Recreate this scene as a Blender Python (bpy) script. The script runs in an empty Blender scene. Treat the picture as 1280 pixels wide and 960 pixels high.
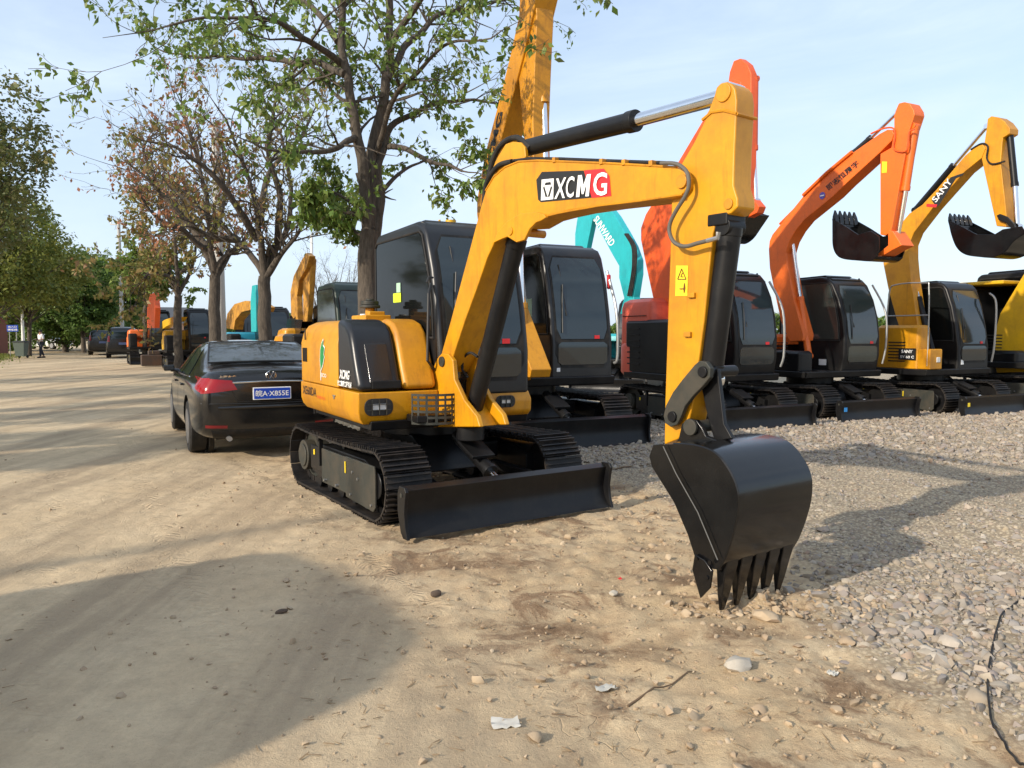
import bpy, bmesh, math, random
import numpy as np
from mathutils import Vector, Matrix, noise
random.seed(7)
R = math.radians
scn = bpy.context.scene
COL = scn.collection

# ------------------------------------------------------------------ camera
F, PITCH, H = 958.0, R(3.80), 1.518
CAM = Vector((0, 0, H))
FWD = Vector((0, math.cos(PITCH), -math.sin(PITCH)))
UPV = Vector((0, math.sin(PITCH), math.cos(PITCH)))
def ray(px, py):
    return (Vector((1, 0, 0)) * (px - 640) / F + UPV * (480 - py) / F + FWD)
def at(px, py, y):
    r = ray(px, py); return CAM + r * (y / r.y)
def gnd(px, py, z=0.0):
    r = ray(px, py); return CAM + r * ((z - H) / r.z)

cam = bpy.data.cameras.new('camera'); camo = bpy.data.objects.new('camera', cam)
COL.objects.link(camo); scn.camera = camo
cam.sensor_width = 36; cam.lens = F / 1280 * 36; cam.clip_end = 3000; cam.clip_start = .05
camo.location = CAM; camo.rotation_euler = (R(90) - PITCH, 0, 0)

# ------------------------------------------------------------------ materials
MATS = {}
def nt(name):
    m = bpy.data.materials.new(name); m.use_nodes = True
    t = m.node_tree; b = t.nodes['Principled BSDF']
    return m, t, b
def N(t, kind, **kw):
    n = t.nodes.new(kind)
    for k, v in kw.items():
        if k.startswith('i_'): n.inputs[k[2:].replace('_', ' ')].default_value = v
        else: setattr(n, k, v)
    return n
def ramp(t, fac, stops):
    r = N(t, 'ShaderNodeValToRGB'); e = r.color_ramp.elements
    while len(e) < len(stops): e.new(.5)
    for i, (p, c) in enumerate(stops):
        e[i].position = p; e[i].color = (c[0], c[1], c[2], 1)
    t.links.new(fac, r.inputs[0]); return r.outputs[0]
def mixc(t, fac, a, b, mode='MIX'):
    m = N(t, 'ShaderNodeMix', data_type='RGBA', blend_type=mode)
    if hasattr(fac, 'is_output'): t.links.new(fac, m.inputs[0])
    else: m.inputs[0].default_value = fac
    for s, v in ((6, a), (7, b)):
        if hasattr(v, 'is_output'): t.links.new(v, m.inputs[s])
        else: m.inputs[s].default_value = (v[0], v[1], v[2], 1)
    return m.outputs[2]
def nz(t, scale, detail=4, rough=.55, vec=None, dist=0):
    n = N(t, 'ShaderNodeTexNoise'); n.inputs['Scale'].default_value = scale
    n.inputs['Detail'].default_value = detail; n.inputs['Roughness'].default_value = rough
    n.inputs['Distortion'].default_value = dist
    if vec is not None: t.links.new(vec, n.inputs['Vector'])
    return n.outputs['Fac']
def bump(t, b, h, strength=.3, dist=.02):
    n = N(t, 'ShaderNodeBump'); n.inputs['Strength'].default_value = strength
    n.inputs['Distance'].default_value = dist
    t.links.new(h, n.inputs['Height']); t.links.new(n.outputs[0], b.inputs['Normal']); return n
def coords(t, kind='Object'):
    return N(t, 'ShaderNodeTexCoord').outputs[kind]
def paint(name, col, rough=.35, dirt=.35, dirtcol=(.16, .11, .07), metallic=0, spec=.5, scale=2.2, coat=0, wear=.35):
    if name in MATS: return MATS[name]
    m, t, b = nt(name); c = coords(t)
    n1 = nz(t, scale, 6, .65, c); n2 = nz(t, scale * 11, 5, .7, c)
    f = ramp(t, n1, [(.43, (0, 0, 0)), (.66, (1, 1, 1))])
    mu = N(t, 'ShaderNodeMath', operation='MULTIPLY'); t.links.new(f, mu.inputs[0]); mu.inputs[1].default_value = dirt
    base = mixc(t, mu.outputs[0], col, dirtcol)
    f2 = ramp(t, n2, [(.3, (0, 0, 0)), (.7, (1, 1, 1))])
    var = mixc(t, f2, tuple(x * (1 - .22 * wear) for x in col), tuple(min(1, x * (1 + .12 * wear)) for x in col))
    base = mixc(t, mu.outputs[0], var, dirtcol)
    # rain and dust streaks running down, small chips
    ms = N(t, 'ShaderNodeMapping'); t.links.new(c, ms.inputs[0]); ms.inputs['Scale'].default_value = (7, 7, .9)
    n3 = nz(t, scale, 6, .7, ms.outputs[0])
    f3 = ramp(t, n3, [(.52, (0, 0, 0)), (.68, (1, 1, 1))]); m3_ = N(t, 'ShaderNodeMath', operation='MULTIPLY'); t.links.new(f3, m3_.inputs[0]); m3_.inputs[1].default_value = dirt * .75
    base = mixc(t, m3_.outputs[0], base, tuple(x * .8 for x in dirtcol))
    f4 = ramp(t, nz(t, scale * 26, 3, .75, c), [(.68, (0, 0, 0)), (.71, (1, 1, 1))]); m4_ = N(t, 'ShaderNodeMath', operation='MULTIPLY'); t.links.new(f4, m4_.inputs[0]); m4_.inputs[1].default_value = dirt
    base = mixc(t, m4_.outputs[0], base, dirtcol if max(col) > .1 else (.07, .06, .05))
    t.links.new(base, b.inputs['Base Color'])
    r = N(t, 'ShaderNodeMapRange'); t.links.new(n1, r.inputs[0])
    r.inputs[3].default_value = max(.03, rough - .1); r.inputs[4].default_value = min(1, rough + .18)
    t.links.new(r.outputs[0], b.inputs['Roughness'])
    b.inputs['Metallic'].default_value = metallic
    b.inputs['Specular IOR Level'].default_value = spec
    b.inputs['Coat Weight'].default_value = coat; b.inputs['Coat Roughness'].default_value = .08
    bump(t, b, nz(t, scale * 30, 3, .6, c), .06, .004)
    MATS[name] = m; return m
def plain(name, col, rough=.5, metallic=0, spec=.5, coat=0):
    if name in MATS: return MATS[name]
    m, t, b = nt(name)
    n = nz(t, 18, 3, .6, coords(t))
    t.links.new(mixc(t, n, tuple(x * .88 for x in col), tuple(min(1, x * 1.1) for x in col)), b.inputs['Base Color'])
    b.inputs['Roughness'].default_value = rough; b.inputs['Metallic'].default_value = metallic
    b.inputs['Specular IOR Level'].default_value = spec; b.inputs['Coat Weight'].default_value = coat
    MATS[name] = m; return m
YEL = paint('worn yellow paint', (.61, .275, .004), .38, .6, (.36, .135, .008), scale=2.0)
YEL2 = paint('deep yellow paint', (.58, .25, .006), .42, .6, (.34, .13, .01))
YEL3 = paint('bright yellow paint', (.70, .40, .006), .4, .25, (.25, .12, .02))
ORA = paint('orange red paint', (.78, .105, .015), .38, .2, (.3, .06, .02))
ORB = paint('hot orange paint', (.80, .15, .015), .38, .2, (.3, .06, .02))
REDP = paint('faded red paint', (.66, .10, .05), .45, .3, (.40, .09, .06))
TEAL = paint('teal paint', (.015, .42, .45), .4, .2, (.02, .15, .17))
BLK = paint('satin black paint', (.007, .007, .008), .34, .5, (.019, .018, .016), scale=3, spec=.28)
BLKG = paint('gloss black steel', (.012, .011, .010), .2, .25, (.02, .018, .016), scale=4, coat=.3, spec=.4)
BUCK = paint('black bucket steel', (.004, .004, .0045), .15, .6, (.010, .010, .010), scale=4, spec=.38, coat=.12)
CABM = paint('cab dark grey paint', (.009, .0095, .011), .30, .3, (.03, .028, .025), scale=3, spec=.45)
GRY = paint('grey green shield paint', (.030, .033, .028), .5, .6, (.075, .06, .042), scale=5, spec=.35)
TRK = paint('track steel', (.010, .009, .009), .5, .75, (.045, .035, .027), scale=6, spec=.35)
RUBB = paint('black rubber', (.011, .011, .011), .65, .5, (.05, .042, .034), scale=8, spec=.3)
CHR = plain('chrome rod', (.75, .76, .78), .14, 1)
STL = plain('galvanised steel', (.36, .36, .35), .42, .8)
GLS = plain('dark tinted glass', (.016, .026, .031), .06, 0, .75)
GLD = plain('near black glass', (.006, .007, .007), .06, 0, .12)
GLS2 = plain('smoky green glass', (.035, .045, .042), .07, 0, .8)
WHT = plain('white paint', (.8, .8, .78), .5)
BLKP = plain('black print', (.012, .012, .012), .5)
REDL = plain('red print', (.7, .02, .025), .45)
ORL = plain('orange print', (.75, .12, .02), .5)
GRN = plain('green print', (.01, .22, .05), .5)
YST = plain('yellow sticker', (.85, .62, .02), .5)
LYST = plain('lime sticker', (.6, .75, .03), .5)
GST = plain('pale green sticker', (.4, .62, .45), .5)
BLU = plain('blue plate', (.01, .06, .42), .35)
TLR = plain('red lamp plastic', (.26, .005, .007), .14, 0, .4, .2)
LENS = plain('lamp lens', (.6, .6, .58), .12, 0, .8)
def srgb(*c): return tuple((x / 255) ** 2.2 for x in c)

# ------------------------------------------------------------------ mesh builder
def new_obj(name, me, parent=None, mat=None):
    o = bpy.data.objects.new(name, me)
    COL.objects.link(o)
    if parent is not None: o.parent = parent
    if mat is not None and me is not None and not me.materials: me.materials.append(mat)
    return o
class MB:
    def __init__(s, T=None): s.v = []; s.f = []; s.T = T
    def _p(s, p):
        p = Vector(p)
        return tuple(s.T @ p) if s.T is not None else tuple(p)
    def add(s, vs, fs):
        o = len(s.v); s.v += [s._p(p) for p in vs]; s.f += [[i + o for i in f] for f in fs]; return s
    def box(s, c, d, M=None):
        c = Vector(c); x, y, z = [k / 2 for k in d]
        vs = [Vector((a, b, e)) for a in (-x, x) for b in (-y, y) for e in (-z, z)]
        if M is not None: vs = [M @ v for v in vs]
        return s.add([v + c for v in vs], [(0, 1, 3, 2), (4, 6, 7, 5), (0, 4, 5, 1), (2, 3, 7, 6), (0, 2, 6, 4), (1, 5, 7, 3)])
    def extr(s, pts, vec):
        n = len(pts); vec = Vector(vec); pts = [Vector(p) for p in pts]
        s.add(pts + [p + vec for p in pts], [list(range(n))[::-1], list(range(n, 2 * n))] +
              [(i, (i + 1) % n, (i + 1) % n + n, i + n) for i in range(n)]); return s
    def prism(s, poly, b0, b1):           # poly in (x, z), extruded along y
        return s.extr([(a, b0, z) for a, z in poly], (0, b1 - b0, 0))
    def loft(s, rings, cap=True, closed=True):
        n = len(rings[0]); vs = [p for r in rings for p in r]; fs = []
        for k in range(len(rings) - 1):
            for i in range(n if closed else n - 1):
                j = (i + 1) % n
                fs.append((k * n + i, k * n + j, (k + 1) * n + j, (k + 1) * n + i))
        if cap: fs += [list(range(n))[::-1], list(range((len(rings) - 1) * n, len(rings) * n))]
        return s.add(vs, fs)
    def tube(s, path, r, seg=10, cap=True):
        path = [Vector(p) for p in path]; rs = r if isinstance(r, (list, tuple)) else [r] * len(path)
        rings = []; up = None
        for i, p in enumerate(path):
            d = (path[min(i + 1, len(path) - 1)] - path[max(i - 1, 0)])
            if d.length < 1e-9: d = Vector((0, 0, 1))
            d.normalize()
            if up is None:
                up = d.orthogonal().normalized()
            up = (up - d * up.dot(d))
            if up.length < 1e-5: up = d.orthogonal()
            up.normalize(); q = d.cross(up)
            rings.append([p + (up * math.cos(2 * math.pi * k / seg) + q * math.sin(2 * math.pi * k / seg)) * rs[i] for k in range(seg)])
        return s.loft(rings, cap)
    def cyl(s, a, b, r, seg=20): return s.tube([a, b], r, seg)
    def build(s, name, mat, parent=None, bevel=0, seg=2, ang=35, solid=0, T=None, label=None, sub=0):
        me = bpy.data.meshes.new(name)
        me.from_pydata(s.v, [], s.f); me.validate()
        bm = bmesh.new(); bm.from_mesh(me)
        bmesh.ops.recalc_face_normals(bm, faces=bm.faces)
        for f in bm.faces: f.smooth = True
        bm.to_mesh(me); bm.free()
        me.set_sharp_from_angle(angle=R(ang))
        o = new_obj(name, me, parent, mat)
        if solid:
            m = o.modifiers.new('solid', 'SOLIDIFY'); m.thickness = solid; m.offset = 0
            m = o.modifiers.new('split', 'EDGE_SPLIT'); m.split_angle = R(ang + 5)
        if bevel:
            m = o.modifiers.new('bevel', 'BEVEL'); m.width = bevel; m.segments = seg; m.limit_method = 'ANGLE'; m.angle_limit = R(ang); m.harden_normals = True
        if sub:
            m = o.modifiers.new('sub', 'SUBSURF'); m.levels = sub; m.render_levels = sub
        if label: o['label'] = label
        return o
def spline(pts, n=6):
    pts = [Vector(p) for p in pts]; out = []
    for i in range(len(pts) - 1):
        p0, p1, p2, p3 = pts[max(i - 1, 0)], pts[i], pts[i + 1], pts[min(i + 2, len(pts) - 1)]
        for k in range(n):
            t = k / n
            out.append(.5 * ((2 * p1) + (-p0 + p2) * t + (2 * p0 - 5 * p1 + 4 * p2 - p3) * t * t + (-p0 + 3 * p1 - 3 * p2 + p3) * t ** 3))
    out.append(pts[-1]); return out
def tag(o, label, cat=None, group=None, kind=None):
    if label: o['label'] = label
    if cat: o['category'] = cat
    if group: o['group'] = group
    if kind: o['kind'] = kind
    return o
def empty(name, loc, rz=0, label=None, cat=None, group=None, sc=1):
    o = bpy.data.objects.new(name, None); COL.objects.link(o); o.empty_display_size = .2
    o.location = loc; o.rotation_euler = (0, 0, rz); o.scale = (sc,) * 3
    tag(o, label, cat, group); return o
def mat_of(o):
    return Matrix.Translation(o.location) @ o.rotation_euler.to_matrix().to_4x4() @ Matrix.Diagonal((*o.scale, 1))
def copy_tree(o, parent=None):
    c = o.copy(); COL.objects.link(c)
    if parent is not None: c.parent = parent
    for ch in list(o.children): copy_tree(ch, c)
    return c
# text -> flat mesh, appended to a builder: origin o, unit vectors x (reading) and y (up)
_tc = {}
def text_geo(s, bold=0.0):
    k = (s, bold)
    if k not in _tc:
        cu = bpy.data.curves.new('lettering', 'FONT'); cu.body = s; cu.size = 1; cu.offset = bold; cu.resolution_u = 3
        ob = bpy.data.objects.new('lettering', cu); COL.objects.link(ob)
        dg = bpy.context.evaluated_depsgraph_get(); dg.update()
        me = bpy.data.meshes.new_from_object(ob.evaluated_get(dg))
        _tc[k] = ([tuple(v.co) for v in me.vertices], [tuple(p.vertices) for p in me.polygons])
        bpy.data.objects.remove(ob); bpy.data.meshes.remove(me); bpy.data.curves.remove(cu)
    return _tc[k]
def put_text(mb, s, corners, bold=0.0, shear=0.0):
    """fit text into the quad whose corners are bottom-left, bottom-right, top-left (local points)"""
    vs, fs = text_geo(s, bold)
    if not vs: return mb
    xs = [v[0] for v in vs]; ys = [v[1] for v in vs]; x0, x1, y0, y1 = min(xs), max(xs), min(ys), max(ys)
    bl, br, tl = [Vector(c) for c in corners]
    X, Y = br - bl, tl - bl
    return mb.add([bl + X * ((v[0] - x0) / (x1 - x0) + shear * (v[1] - y0) / (y1 - y0)) + Y * ((v[1] - y0) / (y1 - y0)) for v in vs], fs)

# ------------------------------------------------------------------ world, sun
SUN_AZ_TO = Vector((-.777, -.63, 0)).normalized(); SUN_EL = R(26)
w = bpy.data.worlds.new('World'); scn.world = w; w.use_nodes = True
t = w.node_tree; bg = t.nodes['Background']; bg.inputs[1].default_value = .15
sky = N(t, 'ShaderNodeTexSky', sky_type='NISHITA'); sky.sun_disc = False
sky.sun_elevation = SUN_EL; sky.sun_rotation = math.atan2(SUN_AZ_TO.x, SUN_AZ_TO.y)
sky.air_density = 1.0; sky.dust_density = 1.6; sky.ozone_density = 1.2
gc = coords(t, 'Generated')
mp = N(t, 'ShaderNodeMapping'); t.links.new(gc, mp.inputs[0]); mp.inputs['Scale'].default_value = (1.1, 1.1, 3.6); mp.inputs['Rotation'].default_value = (.12, .25, .4)
c1 = nz(t, 1.7, 8, .58, mp.outputs[0], .6)
cf = ramp(t, c1, [(.30, (.35,) * 3), (.50, (.62,) * 3), (.70, (1.0,) * 3)])
hs = mixc(t, cf, sky.outputs[0], (4.1, 4.85, 5.9))
t.links.new(hs, bg.inputs[0])
sl = bpy.data.lights.new('sun', 'SUN'); sl.energy = 3.5; sl.angle = R(1.0); sl.color = (1, .90, .76)
so = bpy.data.objects.new('sun', sl); COL.objects.link(so)
sd = SUN_AZ_TO * math.cos(SUN_EL) + Vector((0, 0, math.sin(SUN_EL)))
so.rotation_euler = sd.to_track_quat('Z', 'Y').to_euler(); so.location = (-20, -20, 30)
vs_ = scn.view_settings; vs_.view_transform = 'Standard'; vs_.look = 'None'; vs_.exposure = .48; vs_.gamma = 1
scn.cycles.max_bounces = 6; scn.cycles.diffuse_bounces = 3; scn.cycles.transparent_max_bounces = 6
scn.cycles.use_denoising = True
# ------------------------------------------------------------------ ground
GPOLY = [gnd(*p) for p in ((1500, 1000), (1290, 930), (1200, 880), (1110, 835), (1040, 790), (1010, 745), (1000, 700), (900, 648), (800, 618), (745, 592), (640, 575))]
GPOLY = [(p.x, p.y) for p in GPOLY] + [(-1.2, 10.5), (-6, 22), (60, 60), (60, 0)]
def seg_d(px, py, a, b):
    ax, ay = a; bx, by = b; dx, dy = bx - ax, by - ay
    t = np.clip(((px - ax) * dx + (py - ay) * dy) / (dx * dx + dy * dy), 0, 1)
    return np.hypot(px - ax - t * dx, py - ay - t * dy)
def gravel_sd(px, py):
    """signed distance, positive inside the gravel bed"""
    ins = np.zeros(px.shape, bool); d = np.full(px.shape, 1e9); n = len(GPOLY)
    for i in range(n):
        a, b = GPOLY[i], GPOLY[(i + 1) % n]
        d = np.minimum(d, seg_d(px, py, a, b))
        c = (a[1] > py) != (b[1] > py)
        with np.errstate(divide='ignore', invalid='ignore'):
            xi = (b[0] - a[0]) * (py - a[1]) / (b[1] - a[1] + 1e-12) + a[0]
        ins ^= c & (px < xi)
    return np.where(ins, d, -d)
def pnoise(x, y, s, seed=0.0, oct=3):
    out = np.empty(x.shape)
    xf, yf, of = x.ravel(), y.ravel(), out.ravel()
    for i in range(len(xf)): of[i] = noise.fractal((xf[i] * s + seed, yf[i] * s - seed, seed), 1.0, 2.0, oct)
    return of.reshape(x.shape)
def axis(lo, hi, a, b, step, far):
    mid = list(np.arange(a, b, step)); out = mid[:]
    s = step; p = mid[-1]
    while p < hi: s *= 1.09; p += s; out.append(p)
    s = step; p = mid[0]; left = []
    while p > lo: s *= 1.09; p -= s; left.append(p)
    return np.array(left[::-1] + out)
gx = axis(-900, 900, -5, 6.5, .032, 0); gy = axis(-60, 1500, 2.3, 9.5, .032, 0)
X, Y = np.meshgrid(gx, gy)
SD = gravel_sd(X, Y)
near = (np.hypot(X, Y) < 45)
Z = np.zeros(X.shape)
big = np.zeros(X.shape); big[near] = pnoise(X[near], Y[near], .55, 3.1, 2)
fine = np.zeros(X.shape); nn = (np.hypot(X, Y) < 14); fine[nn] = pnoise(X[nn], Y[nn], 5.5, 9.0, 3)
grit = np.zeros(X.shape); n3 = (np.hypot(X, Y) < 10); grit[n3] = pnoise(X[n3], Y[n3], 17, 1.0, 2)
road = np.clip((-(X + .45 * Y) + 1.9 + big * .5) / 1.2, 0, 1)         # wheel-packed lane on the left
GM = np.clip((SD + .35 * big + .12 * fine) / .35 + .5, 0, 1)
fade = np.clip((16 - np.hypot(X, Y)) / 8, 0, 1)
Z = (big * .018 + fine * (.009 + .017 * (1 - road) * (1 - GM * .5)) + grit * (.005 + .005 * GM) * (1 - .6 * road)) * fade - .012
Z += GM * (.025 + .03 * np.clip(SD / 3, 0, 1))
Z += GM * np.clip(SD / 1.2, 0, 1) * np.exp(-((Y - 5.6) / 2.0) ** 2) * np.clip(pnoise(X, Y, 1.15, 22.0, 2) * .10, -.03, .08) * (np.hypot(X, Y) < 12)
# the bucket's scrape: a low heap under and round the teeth
bx, by = 1.32, 4.25
Z += .05 * np.exp(-((X - bx - .1) ** 2 + (Y - by + .02) ** 2) / .10) * (1 + .5 * fine)
Z += -.03 * np.exp(-((X - .35) ** 2 + (Y - 3.9) ** 2) / .16)
nx, ny = len(gx), len(gy)
me = bpy.data.meshes.new('ground')
co = np.stack([X, Y, Z], -1).reshape(-1, 3).astype(np.float32)
idx = np.arange(nx * ny).reshape(ny, nx)
qs = np.stack([idx[:-1, :-1], idx[:-1, 1:], idx[1:, 1:], idx[1:, :-1]], -1).reshape(-1, 4)
def np_mesh(me, co, faces):
    n = faces.shape[1]
    me.vertices.add(len(co)); me.vertices.foreach_set('co', co.astype(np.float32).ravel())
    me.loops.add(faces.size); me.loops.foreach_set('vertex_index', faces.astype(np.int32).ravel())
    me.polygons.add(len(faces)); me.polygons.foreach_set('loop_start', np.arange(0, faces.size, n, dtype=np.int32))
    me.update(calc_edges=True)
np_mesh(me, co, qs); me.shade_smooth()
damp = np.zeros(X.shape)
for (px_, py_, rx_, ry_) in ((690, 780, .28, .16), (1085, 852, .30, .16), (1040, 872, .22, .10), (610, 700, .5, .25), (560, 670, .4, .15), (870, 725, .30, .14), (930, 790, .3, .12), (330, 560, .7, .3), (760, 810, .25, .12)):
    q_ = gnd(px_, py_); damp = np.maximum(damp, np.exp(-((X - q_.x) / rx_) ** 2 - ((Y - q_.y) / ry_) ** 2))
for nm, arr in (('gravel', GM), ('lane', road), ('damp', damp)):
    at_ = me.attributes.new(nm, 'FLOAT', 'POINT'); at_.data.foreach_set('value', arr.astype(np.float32).ravel())
m, t, b = nt('dirt ground'); c = coords(t)
ag = N(t, 'ShaderNodeAttribute', attribute_name='gravel').outputs['Fac']; al = N(t, 'ShaderNodeAttribute', attribute_name='lane').outputs['Fac']
n1 = nz(t, .9, 7, .62, c, .4); n2 = nz(t, 7, 8, .7, c); n3_ = nz(t, 45, 5, .7, c)
dirt = mixc(t, ramp(t, n1, [(.35, (0, 0, 0)), (.68, (1, 1, 1))]), (.56, .41, .235), (.70, .55, .35))
dirt = mixc(t, ramp(t, n2, [(.38, (0, 0, 0)), (.62, (1, 1, 1))]), mixc(t, .5, dirt, (.32, .215, .13)), dirt)
lane = mixc(t, ramp(t, n1, [(.3, (0, 0, 0)), (.7, (1, 1, 1))]), (.60, .455, .28), (.70, .555, .36))
mrl = N(t, 'ShaderNodeMapping'); t.links.new(c, mrl.inputs[0]); mrl.inputs['Rotation'].default_value = (0, 0, R(-28)); mrl.inputs['Scale'].default_value = (1.9, .13, 1)
nt_ = nz(t, 1.0, 5, .6, mrl.outputs[0]); lane = mixc(t, ramp(t, nt_, [(.42, (0, 0, 0)), (.58, (1, 1, 1))]), mixc(t, .75, lane, (.36, .275, .18)), lane)
lane = mixc(t, ramp(t, n2, [(.35, (0, 0, 0)), (.6, (1, 1, 1))]), mixc(t, .4, lane, (.36, .28, .19)), lane)
# dark damp patches and litter-brown stains in the dirt
st = ramp(t, nz(t, 1.9, 8, .72, c, 1.0), [(.52, (0, 0, 0)), (.60, (1, 1, 1))])
dirt = mixc(t, st, dirt, mixc(t, n3_, (.17, .10, .055), (.38, .26, .155)))
ad = N(t, 'ShaderNodeAttribute', attribute_name='damp').outputs['Fac']
dm = N(t, 'ShaderNodeMath', operation='MULTIPLY'); t.links.new(ad, dm.inputs[0]); t.links.new(ramp(t, nz(t, 6, 8, .75, c, .6), [(.36, (0, 0, 0)), (.56, (1, 1, 1))]), dm.inputs[1])
dirt = mixc(t, dm.outputs[0], dirt, mixc(t, n3_, (.10, .06, .032), (.30, .19, .11)))
grav = mixc(t, ramp(t, n1, [(.35, (0, 0, 0)), (.7, (1, 1, 1))]), (.50, .415, .29), (.60, .50, .345))
vo = N(t, 'ShaderNodeTexVoronoi'); vo.inputs['Scale'].default_value = 38; t.links.new(c, vo.inputs['Vector'])
grav = mixc(t, ramp(t, vo.outputs['Distance'], [(.25, (1, 1, 1)), (.6, (0, 0, 0))]), mixc(t, .65, grav, (.17, .13, .095)), grav)
col = mixc(t, al, dirt, lane); col = mixc(t, ag, col, grav)
col = mixc(t, ramp(t, n3_, [(.3, (0, 0, 0)), (.7, (1, 1, 1))]), mixc(t, .16, col, (.17, .12, .08)), col)
n5_ = nz(t, 170, 4, .75, c); col = mixc(t, ramp(t, n5_, [(.30, (0, 0, 0)), (.46, (1, 1, 1))]), mixc(t, .22, col, (.16, .115, .075)), col)
t.links.new(col, b.inputs['Base Color']); b.inputs['Roughness'].default_value = .95; b.inputs['Specular IOR Level'].default_value = .15
cr = N(t, 'ShaderNodeTexVoronoi', feature='DISTANCE_TO_EDGE'); cr.inputs['Scale'].default_value = 5.5
wv = N(t, 'ShaderNodeVectorMath', operation='ADD'); nv = N(t, 'ShaderNodeTexNoise'); nv.inputs['Scale'].default_value = 6; t.links.new(c, nv.inputs['Vector'])
sc_ = N(t, 'ShaderNodeVectorMath', operation='SCALE'); t.links.new(nv.outputs['Color'], sc_.inputs[0]); sc_.inputs['Scale'].default_value = .16
t.links.new(c, wv.inputs[0]); t.links.new(sc_.outputs[0], wv.inputs[1]); t.links.new(wv.outputs[0], cr.inputs['Vector'])
crk = ramp(t, cr.outputs['Distance'], [(0, (0, 0, 0)), (.022, (1, 1, 1))])
cm = ramp(t, nz(t, .5, 3, .5, c), [(.56, (0, 0, 0)), (.62, (1, 1, 1))])
crk = mixc(t, cm, (1, 1, 1), crk)
hh = N(t, 'ShaderNodeMath', operation='MULTIPLY_ADD'); t.links.new(n3_, hh.inputs[0]); hh.inputs[1].default_value = .8; t.links.new(n2, hh.inputs[2])
# tyre prints pressed into the lane: bands along it with ribs across
def mth(op, a, b_=None, c_=None):
    n = N(t, 'ShaderNodeMath', operation=op)
    for i, v in enumerate((a, b_, c_)):
        if v is None: continue
        if hasattr(v, 'is_output'): t.links.new(v, n.inputs[i])
        else: n.inputs[i].default_value = v
    return n.outputs[0]
sp = N(t, 'ShaderNodeSeparateXYZ'); t.links.new(wv.outputs[0], sp.inputs[0]); sx, sy = sp.outputs[0], sp.outputs[1]
uu = mth('ADD', mth('MULTIPLY', sx, .872), mth('MULTIPLY', sy, .49)); vv = mth('ADD', mth('MULTIPLY', sx, -.49), mth('MULTIPLY', sy, .872))
tot = None
for u0, wd_, pit in ((-.15, .10, 95), (-1.70, .10, 95), (.62, .11, 80), (-.95, .11, 80), (1.75, .09, 110), (-2.6, .1, 95)):
    du = mth('ABSOLUTE', mth('SUBTRACT', uu, u0)); mk = mth('SUBTRACT', 1, mth('SMOOTH_MIN', mth('MULTIPLY', mth('POWER', mth('DIVIDE', du, wd_), 6), 1), 1, .1))
    rb = mth('SINE', mth('ADD', mth('MULTIPLY', vv, pit), mth('MULTIPLY', du, pit * .8)))
    pr_h = mth('MULTIPLY', mk, mth('SUBTRACT', mth('MULTIPLY', rb, .35), .35)); tot = pr_h if tot is None else mth('ADD', tot, pr_h)
wear_ = ramp(t, nz(t, .8, 4, .6, c), [(.44, (0, 0, 0)), (.58, (1, 1, 1))])
tot = mth('MULTIPLY', mth('MULTIPLY', tot, wear_), mth('SUBTRACT', 1, ag))
hh2 = mth('ADD', hh.outputs[0], tot)
hh3 = mth('MULTIPLY_ADD', n5_, .5, hh2)
h2 = N(t, 'ShaderNodeMath', operation='MULTIPLY_ADD'); t.links.new(crk, h2.inputs[0]); h2.inputs[1].default_value = .5; t.links.new(hh3, h2.inputs[2])
bump(t, b, h2.outputs[0], .75, .018)
g = new_obj('ground', me, None, m); tag(g, None, kind='structure')
def gz(x, y):
    i = min(max(int(np.searchsorted(gx, x)) - 1, 0), nx - 2); j = min(max(int(np.searchsorted(gy, y)) - 1, 0), ny - 2)
    return float(Z[j, i])

# ------------------------------------------------------------------ loose stones (uncountable) and single things on the ground
rng = np.random.default_rng(5)
bmi = bmesh.new(); bmesh.ops.create_icosphere(bmi, subdivisions=1, radius=1)
ICO = np.array([v.co[:] for v in bmi.verts]); ICF = np.array([[v.index for v in f.verts] for f in bmi.faces]); bmi.free()
bmi = bmesh.new(); bmesh.ops.create_icosphere(bmi, subdivisions=2, radius=1)
ICO2 = np.array([v.co[:] for v in bmi.verts]); ICF2 = np.array([[v.index for v in f.verts] for f in bmi.faces]); bmi.free()
def rots(n):
    q = rng.normal(size=(n, 4)); q /= np.linalg.norm(q, axis=1)[:, None]; w_, x, y, z = q.T
    return np.stack([1 - 2 * (y * y + z * z), 2 * (x * y - z * w_), 2 * (x * z + y * w_), 2 * (x * y + z * w_), 1 - 2 * (x * x + z * z), 2 * (y * z - x * w_),
                     2 * (x * z - y * w_), 2 * (y * z + x * w_), 1 - 2 * (x * x + y * y)], -1).reshape(n, 3, 3)
def stones(name, xs, ys, sz, sink, mat, label, lift=0):
    n = len(xs)
    zs = np.array([gz(x, y) for x, y in zip(xs, ys)])
    base = ICO[None] * (1 + rng.uniform(-.28, .28, (n, len(ICO), 1)))
    sc = np.stack([sz * rng.uniform(.8, 1.3, n), sz * rng.uniform(.7, 1.1, n), sz * rng.uniform(.45, .8, n)], -1)
    v = np.einsum('nij,nkj->nki', rots(n), base * sc[:, None, :])
    v[:, :, 2] *= .8
    v += np.stack([xs, ys, zs + sz * sink + lift], -1)[:, None, :]
    f = (ICF[None] + (np.arange(n) * len(ICO))[:, None, None]).reshape(-1, 3)
    me = bpy.data.meshes.new(name); np_mesh(me, v.reshape(-1, 3), f)
    me.shade_smooth(); me.set_sharp_from_angle(angle=R(48))
    o = new_obj(name, me, None, mat); tag(o, label, kind='stuff'); return o
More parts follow.
